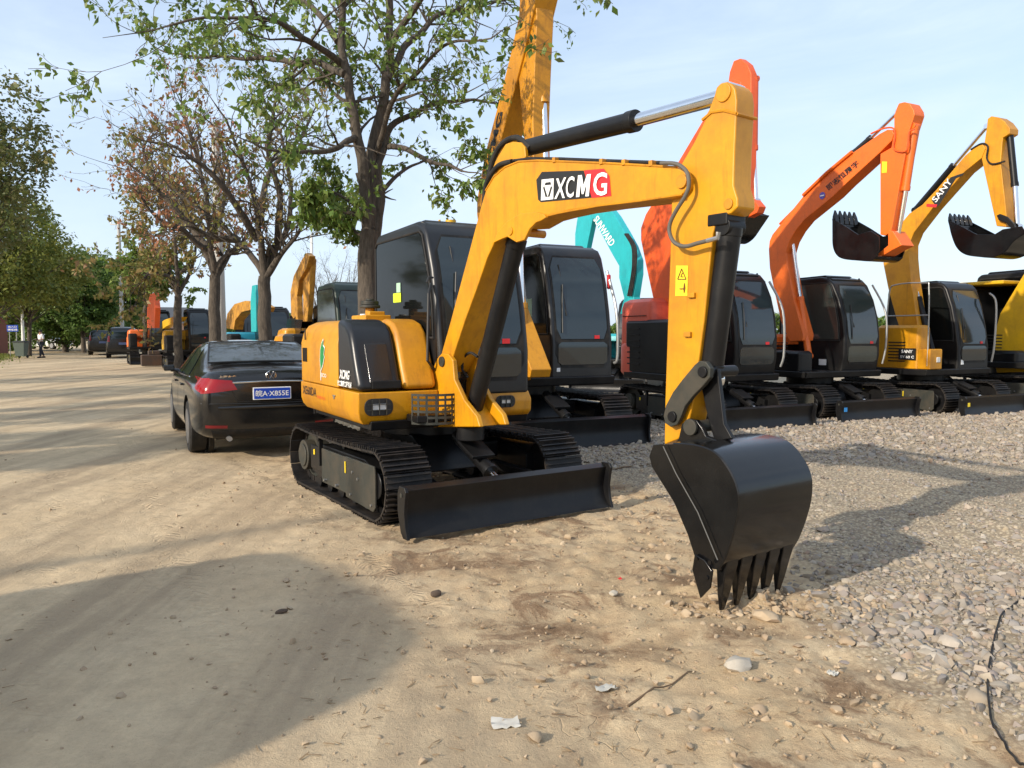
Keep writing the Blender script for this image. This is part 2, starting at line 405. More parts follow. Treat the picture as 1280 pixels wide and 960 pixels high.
def stone_mat(name, cols):
    m, t, b = nt(name); gi = N(t, 'ShaderNodeNewGeometry').outputs['Random Per Island']
    k = len(cols); cc = ramp(t, gi, [(i / (k - 1), c) for i, c in enumerate(cols)])
    cc = mixc(t, nz(t, 60, 4, .7, coords(t)), mixc(t, .45, cc, (.2, .15, .1)), cc)
    t.links.new(cc, b.inputs['Base Color']); b.inputs['Roughness'].default_value = .9; b.inputs['Specular IOR Level'].default_value = .2
    bump(t, b, nz(t, 120, 3, .6, coords(t)), .3, .004)
    return m
SM = stone_mat('gravel stone', [(0.379, 0.317, 0.238), (0.259, 0.222, 0.185), (0.449, 0.386, 0.299), (0.216, 0.189, 0.163), (0.397, 0.325, 0.229), (0.311, 0.287, 0.255), (0.345, 0.249, 0.185), (0.483, 0.428, 0.352), (0.284, 0.265, 0.246), (0.294, 0.245, 0.220)])
SM2 = stone_mat('dirt clod', [(.46, .35, .23), (.36, .26, .165), (.52, .41, .28), (.28, .195, .125)])
def in_view(x, y):
    u = 640 + F * x / np.maximum(y, .1); return (u > -60) & (u < 1340)
def scatter(n, x0, x1, y0, y1, dens):
    x = rng.uniform(x0, x1, n); y = rng.uniform(y0, y1, n)
    p = dens(x, y); k = (rng.uniform(0, 1, n) < p) & in_view(x, y); return x[k], y[k]
def coarse(x, y):   # chunky stones towards the near right, finer grit beyond
    return np.clip((4.6 + .35 * x - y) / 2.2 + .35, .12, 1)
x, y = scatter(78000, -.5, 7.5, 2.2, 9.5, lambda x, y: np.clip((gravel_sd(x, y) + .15) / .35, 0, 1) * (.35 + .65 * coarse(x, y)))
sz = rng.lognormal(math.log(.0125), .5, len(x)) * (.55 + .75 * coarse(x, y))
stones('gravel', x, y, np.clip(sz, .005, .05), .06, SM, 'loose beige and grey gravel stones over the right half of the lot')
x, y = scatter(30000, -1.5, 14, 8.5, 16, lambda x, y: np.clip((gravel_sd(x, y) + .15) / .35, 0, 1))
sz = rng.lognormal(math.log(.024), .35, len(x))
stones('gravel', x, y, np.clip(sz, .01, .06), .15, SM, 'paler gravel stones in front of the far blades')
x, y = scatter(16000, -3, 3.2, 2.2, 8.5, lambda x, y: np.clip((-gravel_sd(x, y)) / .3, 0, 1) * np.exp(-np.abs(gravel_sd(x, y) + .3) / 1.1) * .9 + .02)
sz = rng.lognormal(math.log(.007), .6, len(x))
stones('dirt_crumbs', x, y, np.clip(sz, .003, .035), .2, SM2, 'small clods and grit strewn on the dirt beside the gravel')
x, y = scatter(5000, -7, 1.5, 2.3, 14, lambda x, y: np.where(x + .45 * y > 1.6, .5, .06))
stones('dirt_crumbs', x, y, np.clip(rng.lognormal(math.log(.007), .5, len(x)), .003, .028), .2, SM2, 'sparse grit on the packed dirt lane')
a_ = rng.uniform(0, 6.28, 260); r_ = rng.uniform(0, 1, 260) ** .7 * .5
stones('dirt_crumbs', 1.45 + r_ * np.cos(a_) * 1.2, 4.14 + r_ * np.sin(a_) * .45, np.clip(rng.lognormal(math.log(.014), .45, 260), .006, .045), .3, SM2, 'heap of clods pushed up round the bucket teeth')
# straw, twigs and leaf bits on the dirt
mb = MB()
for i in range(520):
    px, py = random.uniform(380, 1250), random.uniform(600, 955)
    if random.random() < .06: px = random.uniform(0, 700)
    p = gnd(px, py)
    if gravel_sd(np.array([p.x]), np.array([p.y]))[0] > .1: continue
    a = random.uniform(0, 6.28); L = random.uniform(.006, .028); d = Vector((math.cos(a), math.sin(a), 0)); q = Vector((-d.y, d.x, 0))
    wd = random.uniform(.001, .003); z = gz(p.x, p.y) + .004; c = Vector((p.x, p.y, z))
    mb.add([c - d * L - q * wd, c + d * L - q * wd * .4 + Vector((0, 0, .006)), c + d * L + q * wd * .4 + Vector((0, 0, .008)), c - d * L + q * wd], [(0, 1, 2, 3)])
tag(mb.build('dry_litter', plain('dry straw', (.24, .165, .09), .9), solid=.002), 'scattered straw and leaf bits on the bare dirt', kind='stuff')
def rock(px, py, r, label, mat=SM2, sx=1.3, seed=0):
    p = gnd(px, py); rr = random.Random(seed); v = []
    for k in ICO2:
        d = 1 + .35 * noise.noise(Vector(k) * 1.3 + Vector((seed * 7.1, 0, 3))) + .12 * noise.noise(Vector(k) * 4 + Vector((seed, 5, 0)))
        v.append((k[0] * d * sx, k[1] * d, k[2] * d * .62))
    me = bpy.data.meshes.new('rock'); me.from_pydata([tuple(q * r for q in c) for c in v], [], [tuple(int(i) for i in f) for f in ICF2]); me.shade_smooth(); me.set_sharp_from_angle(angle=R(30))
    o = new_obj('rock', me, None, mat); o.location = (p.x, p.y, gz(p.x, p.y) + r * .28); o.rotation_euler = (0, 0, rr.uniform(0, 3))
    tag(o, label, 'rock')
SM3 = stone_mat('pale rock', [(.46, .42, .36), (.50, .46, .38)])
rock(922, 836, .055, 'pale rounded rock alone on the bare dirt below the bucket', SM3, 1.2, 1)
rock(1059, 805, .034, 'small tan rock between the bare dirt and the gravel edge', SM2, 1.2, 2)
rock(767, 741, .026, 'small whitish stone on the dirt left of the bucket', SM3, 1.1, 3)
rock(1188, 812, .05, 'grey stone, largest at the near gravel edge', SM, 1.1, 4)
rock(1047, 888, .025, 'little brown stone beside the dark stained dirt', SM2, 1.1, 5)
rock(958, 778, .045, 'flat pale clod lying right below the bucket teeth', SM2, 1.7, 6)
rock(545, 742, .028, 'dark lump of soil on the dirt in front of the blade', plain('dark soil', (.09, .06, .04), .95), 1.5, 7)
rock(352, 765, .02, 'small dark lump on the shaded dirt lane', plain('dark soil', (.09, .06, .04), .95), 1.8, 8)
def flat_litter(px, py, L, W, a, mat, name, label, seed=0):
    p = gnd(px, py); rr = random.Random(seed); mb = MB(); n = 7
    vs = []; fs = []
    for i in range(n):
        for j in range(n):
            u, v = i / (n - 1) - .5, j / (n - 1) - .5
            k = 1 - .25 * noise.noise(Vector((u * 3 + seed, v * 3, 0)))
            vs.append((u * L * k, v * W * k, .004 + abs(noise.noise(Vector((u * 5, v * 5, seed * 3.3)))) * .022))
    for i in range(n - 1):
        for j in range(n - 1): fs.append((i * n + j, i * n + j + 1, (i + 1) * n + j + 1, (i + 1) * n + j))
    mb.add(vs, fs); o = mb.build(name, mat, solid=.0015)
    o.location = (p.x, p.y, gz(p.x, p.y) + .002); o.rotation_euler = (0, 0, a); tag(o, label, 'litter')
PAP = plain('dirty white paper', (.46, .44, .38), .85)
flat_litter(757, 859, .085, .05, .3, PAP, 'paper_scrap', 'torn off-white paper scrap on the dirt left of the pale rock', 1)
flat_litter(1041, 840, .05, .04, .8, PAP, 'paper_scrap', 'small white paper scrap beside the dark stained dirt', 2)
flat_litter(632, 905, .10, .075, .1, plain('clear film', (.55, .52, .45), .35), 'plastic_film', 'crumpled translucent plastic film flat on the dirt', 3)
flat_litter(1246, 775, .05, .02, .4, PAP, 'paper_scrap', 'white scrap lying on the gravel near the black cable', 4)
flat_litter(775, 724, .02, .015, .4, REDL, 'red_scrap', 'tiny red scrap on the dirt left of the bucket', 5)
def stick(px0, py0, px1, py1, r, label):
    a, b = gnd(px0, py0), gnd(px1, py1); pts = []
    for i in range(9):
        p = a.lerp(b, i / 8); p += Vector((noise.noise(p * 5), noise.noise(p * 5 + Vector((4, 0, 0))), 0)) * .02
        p.z = gz(p.x, p.y) + r + .003; pts.append(p)
    tag(MB().tube(pts, [r * (1 - .06 * i) for i in range(9)], 6).build('stick', plain('dry stick', (.14, .09, .05), .9)), label, 'stick')
stick(785, 880, 868, 838, .005, 'thin dry stick on the dirt right of the torn paper scrap')
stick(690, 893, 722, 897, .003, 'short straw-like twig beside the crumpled plastic film')
stick(755, 590, 815, 583, .01, 'pale wood stick on the ground between blade and bucket')
cb = [gnd(*p) for p in ((1300, 740), (1268, 765), (1250, 785), (1240, 820), (1234, 865), (1240, 905), (1262, 940), (1290, 965), (1330, 1000))]
cb = spline([(p.x, p.y, 0) for p in cb], 8); cb = [Vector((p.x, p.y, gz(p.x, p.y) + .02)) for p in cb]
tag(MB().tube(cb, .0045, 8).build('cable', RUBB), 'black cable curling over the gravel at the near right', 'cable')
# ------------------------------------------------------------------ excavators
class Mach:
    """local frame: +x the way the machine faces, +y its left side, z up; th = its heading, measured from -Y towards +X"""
    def __init__(s, C, th, label, group=None, sc=1.0, up=0.0, name='excavator', z=0.0):
        s.th = R(th); s.root = empty(name, (C[0], C[1], z), s.th - math.pi / 2, label, 'excavator', group, sc)
        s.M = mat_of(s.root); s.inv = s.M.inverted(); s.sc = sc
        s.U = Matrix.Rotation(R(up), 4, 'Z')                     # slew of the upper body
        s.thb = s.th + R(up)
    def plane(s, off, th=None, P=None):
        """ray tracer onto the vertical plane at distance `off` to the machine's left of its centre (or through P)"""
        th = s.thb if th is None else th
        l = Vector((math.cos(th), math.sin(th), 0)); P = Vector(P) if P is not None else Vector(s.root.location)
        d = l.dot(P) + off
        def f(px, py):
            r = ray(px, py); k = d / l.dot(r); return s.inv @ (CAM + r * k)
        f.l = (s.inv.to_3x3() @ l); f.L = f.l * 1.0
        return f
def tri_ring(path, seg): return path

_shared = {}
def share(key, fn):
    if key not in _shared: _shared[key] = fn()
    return _shared[key]
def clone(o, parent):
    c = o.copy(); COL.objects.link(c); c.parent = parent
    for k in ('label',):
        if k in c: del c[k]
    for ch in list(o.children): clone(ch, c)
    return c
def stadium(x0, x1, r, zc, n):
    """n points evenly along a stadium loop, with tangent angle"""
    per = 2 * (x1 - x0) + 2 * math.pi * r; out = []
    for i in range(n):
        d = per * i / n
        if d < x1 - x0: out.append((x0 + d, zc + r, 0.0))
        elif d < x1 - x0 + math.pi * r:
            a = (d - (x1 - x0)) / r; out.append((x1 + r * math.sin(a), zc + r * math.cos(a), -a))
        elif d < 2 * (x1 - x0) + math.pi * r:
            q = d - (x1 - x0) - math.pi * r; out.append((x1 - q, zc - r, -math.pi))
        else:
            a = (d - 2 * (x1 - x0) - math.pi * r) / r; out.append((x0 - r * math.sin(a), zc - r * math.cos(a), -math.pi - a))
    return out
def undercarriage(root, big=0, blade=True):
    hw = .96; sw = .40; yc = hw - sw / 2
    if 'under' in _shared:
        for o in _shared['under']: clone(o, root)
        return
    objs = []
    for s in (-1, 1):
        mb = MB(); st = stadium(-.93, .93, .275, .295, 44)
        for k, (x, z, a) in enumerate(st):
            M = Matrix.Rotation(-a, 3, 'Y'); y0 = s * yc
            sag = -.025 * math.cos(x / .95 * math.pi / 2) if z > .5 else 0
            c = Vector((x, y0, z + sag))
            mb.box(c, (.118, sw, .018), M)
            for dx, hh in ((-.045, .030), (0, .022), (.045, .030)):
                mb.box(c + M @ Vector((dx, 0, .009 + hh / 2)), (.011, sw - .01, hh), M)
            for dy in (-.05, .05): mb.box(c + M @ Vector((0, dy, -.035)), (.10, .022, .05), M)
        tb = mb.build('track', TRK, root)
        objs.append(tb)
        # side frame: shallow box between the runs
        fr = MB(); yo = s * (hw - .10)
        fr.prism([(-.72, .17), (-.72, .40), (-.45, .46), (.62, .46), (.80, .40), (.80, .17), (.5, .13), (-.5, .13)], s * (yc - .13), s * (yc + .13))
        f_ = fr.build('track_frame', BLK, root, .01); objs.append(f_)
        if s < 0:
            pl = MB()
            pl.prism([(.33, .10), (.33, .455), (.955, .455), (.975, .40), (.975, .12), (.93, .08)], -hw + .012, -hw + .03)
            pl.build('side_plate', GRY, f_, .006)
            pl = MB()
            pl.prism([(-.33, .12), (-.33, .44), (.31, .44), (.31, .12)], -hw + .03, -hw + .05)
            pl.build('side_plate', GRY, f_, .006)
            pl = MB(); pl.prism([(-.70, .20), (-.70, .43), (-.35, .43), (-.35, .20)], -hw + .05, -hw + .07); pl.build('side_plate', BLK, f_, .006)
            sb = MB(); sb.box((.345, -hw + .006, .36), (.018, .006, .10)); sb.box((-.58, -hw + .045, .37), (.03, .006, .05)); sb.build('yellow_marker', YST, f_)
            bt = MB()
            for bx_, bz in ((.5, .34), (.62, .30), (.9, .13), (.45, .14), (-.2, .16), (.1, .16)): bt.cyl((bx_, -hw + .03, bz), (bx_, -hw + .002, bz), .012, 8)
            bt.build('bolt', STL, f_)
            br = MB(); br.box((-.36, -hw + .03, .40), (.05, .04, .26)); br.cyl((-.36, -hw + .05, .53), (-.36, -hw, .53), .03, 12); br.build('step_bracket', BLK, f_, .005)
        for (nm, x, r_) in (('sprocket', -.93, .235), ('idler', .93, .235)):
            w_ = MB(); y0, y1 = s * (yc - .05), s * (yc + .05)
            w_.cyl((x, y0, .295), (x, y1, .295), r_, 28)
            w_.cyl((x, s * (yc + .05), .295), (x, s * (yc + .15), .295), .15 if nm == 'sprocket' else .09, 24)
            w_.cyl((x, s * (yc + .15), .295), (x, s * (yc + .165), .295), .115, 24)
            objs.append(w_.build(nm, GRY if nm == 'sprocket' else BLK, root, .008))
        for x in (-.55, -.25, .05, .35, .62):
            w_ = MB(); w_.cyl((x, s * (yc - .12), .10), (x, s * (yc + .12), .10), .065, 14); objs.append(w_.build('roller', BLK, root))
        w_ = MB(); w_.cyl((0, s * (yc - .08), .50), (0, s * (yc + .08), .50), .035, 12); objs.append(w_.build('carrier_roller', BLK, root))
    fr = MB(); fr.prism([(-.45, .28), (-.35, .60), (.35, .60), (.5, .5), (.6, .28)], -.32, .32)
    fr.box((.25, 0, .40), (.22, 1.2, .16)); fr.box((-.25, 0, .40), (.22, 1.2, .16))
    objs.append(fr.build('car_body', BLK, root, .02))
    sl_ = MB(); sl_.cyl((0, 0, .58), (0, 0, .71), .42, 36); objs.append(sl_.build('slew_ring', BLK, root, .006))
    if blade:
        pr = [(1.50, .38), (1.555, .36), (1.53, .28), (1.515, .20), (1.53, .12), (1.575, .05), (1.625, .02)]
        sh = [(x, -.955, z) for x, z in pr]
        b_ = MB(); n = len(pr); off = [(x - .022, z + .004) for x, z in pr]
        b_.prism([(x, z) for x, z in pr] + [(x, z) for x, z in off[::-1]], -.955, .955)
        bl = b_.build('dozer_blade', BLK, root, .003, ang=50); objs.append(bl)
        for s in (-1, 1):
            e = MB(); e.prism([(1.635, .012), (1.60, .10), (1.585, .20), (1.60, .30), (1.615, .36), (1.59, .395), (1.50, .395), (1.47, .33), (1.47, .20), (1.52, .05), (1.56, .012)], s * .955, s * .98)
            e.build('end_plate', BLK, bl, .004)
            a = MB(); a.tube([(.55, s * .42, .30), (1.0, s * .47, .27), (1.50, s * .55, .22)], .055, 4); objs.append(a.build('blade_arm', BLK, root, .01))
        lp = MB(); lp.cyl((1.54, -.975, .33), (1.54, -.984, .33), .018, 12); lp.build('lift_eye', GRY, bl)
        c = MB(); c.cyl((.62, 0, .60), (1.18, 0, .36), .06, 20); c.cyl((1.16, 0, .37), (1.20, 0, .35), .068, 20); cy = c.build('blade_cylinder', BLK, root, .006)
        c = MB(); c.cyl((1.18, 0, .36), (1.44, 0, .25), .03, 14); c.build('rod', CHR, cy); objs.append(cy)
        g_ = MB(); g_.box((.98, -.02, .53), (.30, .22, .03), Matrix.Rotation(R(23), 3, 'Y')); g_.build('cylinder_guard', BLK, cy, .005)
        for s in (-1, 1):
            a = MB(); a.prism([(1.36, .20), (1.40, .34), (1.47, .37), (1.50, .2)], s * .07, s * .10); a.build('lug', BLK, cy, .004)
    _shared['under'] = objs

def inset_poly(poly, d):
    n = len(poly); out = []
    for i in range(n):
        p0, p1, p2 = Vector(poly[i - 1]), Vector(poly[i]), Vector(poly[(i + 1) % n])
        e1 = (p1 - p0).normalized(); e2 = (p2 - p1).normalized()
        n1 = Vector((-e1.y, e1.x)); n2 = Vector((-e2.y, e2.x)); b = (n1 + n2)
        if b.length < 1e-6: b = n1
        b.normalize(); k = max(.35, b.dot(n1)); out.append(tuple(p1 + b * d / k))
    return out
def rrect(x0, x1, y0, y1, r, n=5):
    out = []
    for cx, cy, a0 in ((x1 - r, y1 - r, 0), (x0 + r, y1 - r, 90), (x0 + r, y0 + r, 180), (x1 - r, y0 + r, 270)):
        for k in range(n + 1):
            a = R(a0 + 90 * k / n); out.append((cx + r * math.cos(a), cy + r * math.sin(a)))
    return out
def plan_loft(mb, poly, levels):
    """stack of plan outlines: levels = (z, inset)"""
    return mb.loft([[(x, y, z) for x, y in inset_poly(poly, d)] for z, d in levels])

def prof_at(prof, z):
    for (x0, z0), (x1, z1) in zip(prof, prof[1:]):
        if (z0 - z) * (z1 - z) <= 0 and z0 != z1:
            k = (z - z0) / (z1 - z0); return x0 + (x1 - x0) * k
    return prof[0][0]
def cab(m, x0, y0, y1, mat=None, top=2.55, base=.80, front=.74, style='flat', stickers=True, glass=None):
    """closed cab; x0 rear, y0 right side, y1 left side; returns the cab part"""
    glass = glass or GLS; mat = mat or CABM; T = m.U; k = (top - base) / 1.75; z = lambda q: base + (q - .80) * k
    fr = [(front, z(.80)), (front, z(1.25)), (front - .06, z(1.65)), (front - .15, z(2.05)), (front - .28, z(2.40)), (front - .36, z(2.50)), (front - .50, z(2.55))] if style == 'flat' else \
         [(front - .06, z(.80)), (front, z(1.10)), (front, z(1.45)), (front - .05, z(1.8)), (front - .15, z(2.12)), (front - .30, z(2.40)), (front - .42, z(2.51)), (front - .6, z(2.55))]
    prof = fr + [(x0 + .10, z(2.53)), (x0 + .02, z(2.47)), (x0, z(2.35)), (x0, z(.80))]
    mb = MB(T); mb.prism(prof, y0, y1)
    c = mb.build('cab', mat, m.root, .045, 3)
    # roof ribs
    r_ = MB(T)
    r_.prism([(x0 + .15, z(2.54)), (front - .55, z(2.552)), (front - .6, z(2.585)), (x0 + .2, z(2.575))], y0 + .12, y1 - .12)
    r_.build('roof_panel', mat, c, .02)
    r_ = MB(T); r_.tube([(front - .47, y0 + .05, z(2.53)), (front - .40, y0 + .1, z(2.49)), (front - .40, y1 - .1, z(2.49)), (front - .47, y1 - .05, z(2.53))], .018, 8); r_.build('roof_rail', BLK, c)
    def front_panel(name, za, zb, ya, yb, off, gm, rad=.06):
        zs = [za + (zb - za) * i / 8 for i in range(9)]
        rows = []
        for zz in zs:
            e = 0
            dz = min(zz - za, zb - zz)
            if dz < rad: e = rad - math.sqrt(max(0, rad * rad - (rad - dz) ** 2))
            x = prof_at(fr, zz) + off
            rows.append([(x, ya + e + (yb - ya - 2 * e) * j / 6, zz) for j in range(7)])
        mb = MB(T); mb.loft(rows, cap=False, closed=False); return mb.build(name, gm, c, solid=.006)
    W = y1 - y0
    front_panel('window_seal', z(.95), z(2.40), y0 + .06, y1 - .06, .004, RUBB, .09)
    front_panel('windscreen', z(1.32), z(2.375), y0 + .085, y1 - .085, .010, glass)
    front_panel('lower_windscreen', z(.99), z(1.28), y0 + .095, y1 - .095, .010, glass, .05)
    for s, yy in ((-1, y0), (1, y1)):
        f0, f1 = x0 + .09, None
        pts = [(f0, z(1.40)), (f0, z(2.37)), (f0 + .05, z(2.42)), (front - .42, z(2.42)), (front - .36, z(2.38)), (front - .24, z(2.05)), (front - .16, z(1.70)), (front - .13, z(1.40))]
        mb = MB(T); mb.prism(pts, yy + s * .0005, yy + s * .010); mb.build('side_window', GLD if glass is GLS else glass, c, .004)
        cx = sum(p[0] for p in pts) / 8; cz = sum(p[1] for p in pts) / 8
        mb = MB(T); ring = [(cx + (a - cx) * 1.05, yy + s * .004, cz + (q - cz) * 1.035) for a, q in pts]
        mb.tube(ring + [ring[0]], .012, 6); mb.build('window_seal', RUBB, c)
    # wiper
    mb = MB(T); yw = y0 + .22; xz = lambda q, o=.03: (prof_at(fr, z(q)) + o)
    mb.tube([(xz(1.40), yw - .06, z(1.40)), (xz(1.8), yw - .03, z(1.80)), (xz(2.02), yw, z(2.02))], .009, 6)
    mb.tube([(xz(1.62, .022), yw + .02, z(1.62)), (xz(2.28, .022), yw - .01, z(2.28))], .008, 5); mb.build('wiper', BLKP, c)
    if stickers:
        mb = MB(T); xq = prof_at(fr, z(1.33)) + .017; mb.box((xq, y1 - .25, z(1.345)), (.004, .075, .045)); mb.build('red_sticker', REDL, c)
    return c
def rail(m, pts, mat=None, r=.017, name='handrail'):
    return MB(m.U).tube(spline(pts, 5), r, 8).build(name, mat or STL, m.root)

def std_upper(m, colr, cabm, hood_top=1.7, hood_col=None, nose=None, cab_style='round', glass=None, frontbox=None, cab_top=2.55, wide=.95, bx0=None):
    """upper body of the parked row: cab left, boom right of it, bonnet and counterweight behind"""
    T = m.U; hc = hood_col or colr
    mb = MB(T); mb.prism([(-1.05, .72), (.80, .72), (.82, .84), (-1.05, .84)], -wide, wide); mb.build('platform', BLK, m.root, .02)
    mb = MB(T); poly = rrect(-1.32, -.62, -wide, wide, .28); plan_loft(mb, poly, [(.76, .05), (.82, .0), (1.28, 0), (1.34, .03)]); mb.build('counterweight', hc, m.root, .01)
    mb = MB(T); poly = rrect(-1.28, -.28, -wide + .02, .9, .16)
    plan_loft(mb, poly, [(1.3, .015), (hood_top - .16, .02), (hood_top - .06, .05), (hood_top, .16)])
    hood = mb.build('engine_hood', colr, m.root, .01)
    if hood_top > 1.9:
        mb = MB(T); mb.box((-.78, -wide + .03, hood_top - .3), (.7, .02, .01)); mb.build('seam', BLK, hood)
    mb = MB(T); poly = rrect(bx0 or -.30, .62, -wide + (.005 if bx0 else .02), -.58, .07)
    plan_loft(mb, poly, [(.84, .0), (nose or 1.45, .0), ((nose or 1.45) + .05, .05)])
    tb = mb.build('tank_cover', BLK if frontbox is None else frontbox, m.root, .012)
    mb = MB(T)
    for k in range(7): mb.box((.16 if not bx0 else -.75, -wide + (.015 if not bx0 else .0), .98 + k * .06 * (1 if not bx0 else 1.7)), (.36, .012, .022))
    mb.build('vent', RUBB, tb)
    return cab(m, -.82, .0, .93, cabm, top=cab_top, style=cab_style, front=.78, glass=glass)

def extr_part(m, tr, pts, w, name, mat, parent=None, bevel=.012, seg=2):
    """outline seen on the near side face of a boom or arm, given the real width w"""
    L = tr.l * w
    mb = MB(); mb.extr([tr(*p) for p in pts], L)
    return mb.build(name, mat, parent or m.root, bevel / 1, seg, 30)
def pin(mb, tr, px, py, r, w, over=.02):
    p = tr(px, py); l = tr.l.normalized() if tr.l.length else tr.l
    return mb.cyl(p - tr.l * over, p + tr.l * (w + over), r / 1.0, 20)
def ram(m, tr, a, mid, b, r, rr, mat, name='hydraulic_cylinder', rodmat=None, label=None):
    A, M_, B = tr(*a), tr(*mid), tr(*b)
    mb = MB(); mb.cyl(A, M_, r, 22); d = (M_ - A).normalized(); mb.cyl(M_ - d * .06, M_ + d * .012, r * 1.12, 22)
    mb.cyl(A - d * .0, A + d * .05, r * 1.05, 22)
    l = tr.l.normalized(); mb.cyl(A - l * r * 1.1, A + l * r * 1.1, r * .8, 16)
    c = mb.build(name, mat, m.root, .004)
    mb = MB(); mb.cyl(M_, B, rr, 18); mb.cyl(B - l * rr * 1.5, B + l * rr * 1.5, rr * 1.45, 14); mb.build('rod', rodmat or CHR, c)
    if label: c['label'] = label
    return c
def bucket(m, tr, shell, ear, w, teeth_n, tooth_dir, tooth_len, mat, curve=True, near=0.0):
    """shell: outline of the near cheek from the lip round the back to the hinge (pixels, near face); ear: the opening edge back to the lip"""
    L = tr.l * w; sp = [tr(*p) for p in shell]; op = [tr(*p) for p in ear]
    S = spline(sp, 5) if curve else sp
    mb = MB(); mb.loft([[p for p in S], [p + L for p in S]], cap=False, closed=False)
    sh = mb.build('bucket', mat, m.root, solid=.018, ang=40)
    lu = tr.l.normalized() * .014
    for o in (-.004, w - .010):
        mb = MB(); mb.extr([p + tr.l * o for p in S + op], lu); mb.build('cheek', mat, sh, .003)
    # weld beads round the cheeks, the cutting lip and its teeth
    for o in (.004, w - .004):
        mb = MB(); mb.tube([p + tr.l * o for p in S], .0092, 6); mb.build('weld_rim', mat, sh)
    A = S[0]; d = Vector(tooth_dir).normalized()
    n_ = tr.l.normalized(); up = d.cross(n_).normalized()
    mb = MB(); mb.extr([A + n_ * .0 - up * .016, A + n_ * .0 + up * .016, A - d * .12 + up * .012, A - d * .12 - up * .012], L); mb.build('cutting_lip', mat, sh, .003)
    for k in range(teeth_n):
        c = A + L * ((k + .5) / teeth_n * .96 + .02); hw = .046 * (w / .62 if w < .62 else 1)
        rings = []
        for q, ww, hh in ((-.09, hw, .034), (-.02, hw * 1.05, .036), (.05, hw * .95, .026), (tooth_len * .6, hw * .72, .018), (tooth_len, hw * .36, .007)):
            cc = c + d * q; rings.append([cc - n_ * ww - up * hh, cc + n_ * ww - up * hh, cc + n_ * ww + up * hh, cc - n_ * ww + up * hh])
        mb = MB(); mb.loft(rings); mb.build('tooth', mat, sh, .006)
    return sh

# ---- the yellow excavator in front
A = Mach((-.832, 7.378), 33.1, 'yellow compact excavator in front, its black bucket resting on the ground', up=-3.6)
undercarriage(A.root)
T = A.U
mb = MB(T); mb.prism([(-1.0, .70), (.70, .70), (.72, .78), (-1.0, .78)], -.80, .72); mb.build('platform', BLK, A.root, .01)
poly = [(.72, -.91), (.72, -.19), (.1, -.05), (-.86, .70), (-1.20, .52), (-1.40, .18), (-1.48, -.15), (-1.46, -.45), (-1.39, -.70), (-1.27, -.86), (-1.13, -.91)]
mb = MB(T); plan_loft(mb, poly, [(.75, .06), (.80, .018), (.86, 0), (1.025, 0)]); low = mb.build('lower_skirt', YEL, A.root, .012)
poly2 = [(.14, -.905), (.14, -.19), (-.86, .70), (-1.18, .50), (-1.37, .16), (-1.445, -.15), (-1.43, -.45), (-1.36, -.69), (-1.24, -.85), (-1.11, -.905)]
mb = MB(T); plan_loft(mb, poly2, [(1.032, 0), (1.42, .0), (1.52, .025), (1.59, .075), (1.625, .15), (1.64, .25)]); hood = mb.build('engine_hood', YEL, A.root, .010, 3)
fp = [(.716, 1.032), (.70, 1.10), (.655, 1.20), (.60, 1.32), (.55, 1.43), (.49, 1.53), (.40, 1.60), (.27, 1.635), (.145, 1.645), (.145, 1.032)]
mb = MB(T); mb.prism(fp, -.908, -.52); dk = mb.build('dark_hood_panel', CABM, A.root, .055, 5, 50)
mb = MB(T); mb.prism([(x + (.006 if x > .2 else 0), z) for x, z in fp[1:5]] + [(x - .012, z) for x, z in fp[1:5]][::-1], -.80, -.60); mb.build('pressed_panel', BLKG, dk, .012)
mb = MB(T); mb.box((.712, -.66, 1.085), (.02, .26, .07)); mb.build('hinge_cover', BLK, dk, .008)
fp3 = [(x + .012, z + .006) for x, z in fp[:-2]] + [(.145, 1.651), (.145, 1.032)]
mb = MB(T); mb.prism(fp3, -.512, -.20); mb.build('hood_side_cover', YEL2, A.root, .05, 4, 50)
# bonnet top gear: box, pre-cleaner, cap
mb = MB(T); mb.box((-.35, -.42, 1.66), (.42, .26, .06)); mb.box((-.22, -.42, 1.70), (.10, .16, .05)); tp = mb.build('hood_box', YEL, A.root, .012)
mb = MB(T); mb.cyl((-.38, -.42, 1.66), (-.38, -.42, 1.76), .045); mb.build('intake_neck', YEL, tp, .006)
mb = MB(T); mb.cyl((-.38, -.42, 1.76), (-.38, -.42, 1.79), .10, 24); mb.cyl((-.38, -.42, 1.79), (-.38, -.42, 1.83), .085, 24); mb.cyl((-.38, -.42, 1.83), (-.38, -.42, 1.85), .04); mb.build('pre_cleaner', GRY, tp, .008)
mb = MB(T); mb.cyl((-.62, -.40, 1.64), (-.62, -.40, 1.71), .04); mb.build('filler_cap', WHT, tp, .006)
# rear corner louvres, side vents, handle
for k in range(4):
    mb = MB(T); z0 = 1.10 + k * .095
    mb.tube(spline([(-1.25, -.85, z0), (-1.38, -.72, z0), (-1.46, -.5, z0), (-1.48, -.2, z0)], 4), [.015] + [.034] * 11 + [.015], 8); mb.build('louvre', YEL, hood)
mb = MB(T)
for k in range(5): mb.box((-1.04 + k * .035, -.908, 1.30), (.012, .01, .14))
mb.build('vent_slots', BLKP, hood)
mb = MB(T); mb.box((-.95, -.908, 1.50), (.018, .012, .10)); mb.build('latch', BLKP, hood, .004)
mb = MB(T); mb.box((.05, -.915, .955), (.07, .012, .012)); mb.box((.05, -.915, .94), (.02, .012, .03)); mb.build('door_lock', STL, low, .003)
mb = MB(T)
for k in range(6): mb.box((-1.46 + .012 * k, -.55 - .03 * k, .80 + .0 * k), (.02, .02, .30))
mb.build('rear_grille', RUBB, low)
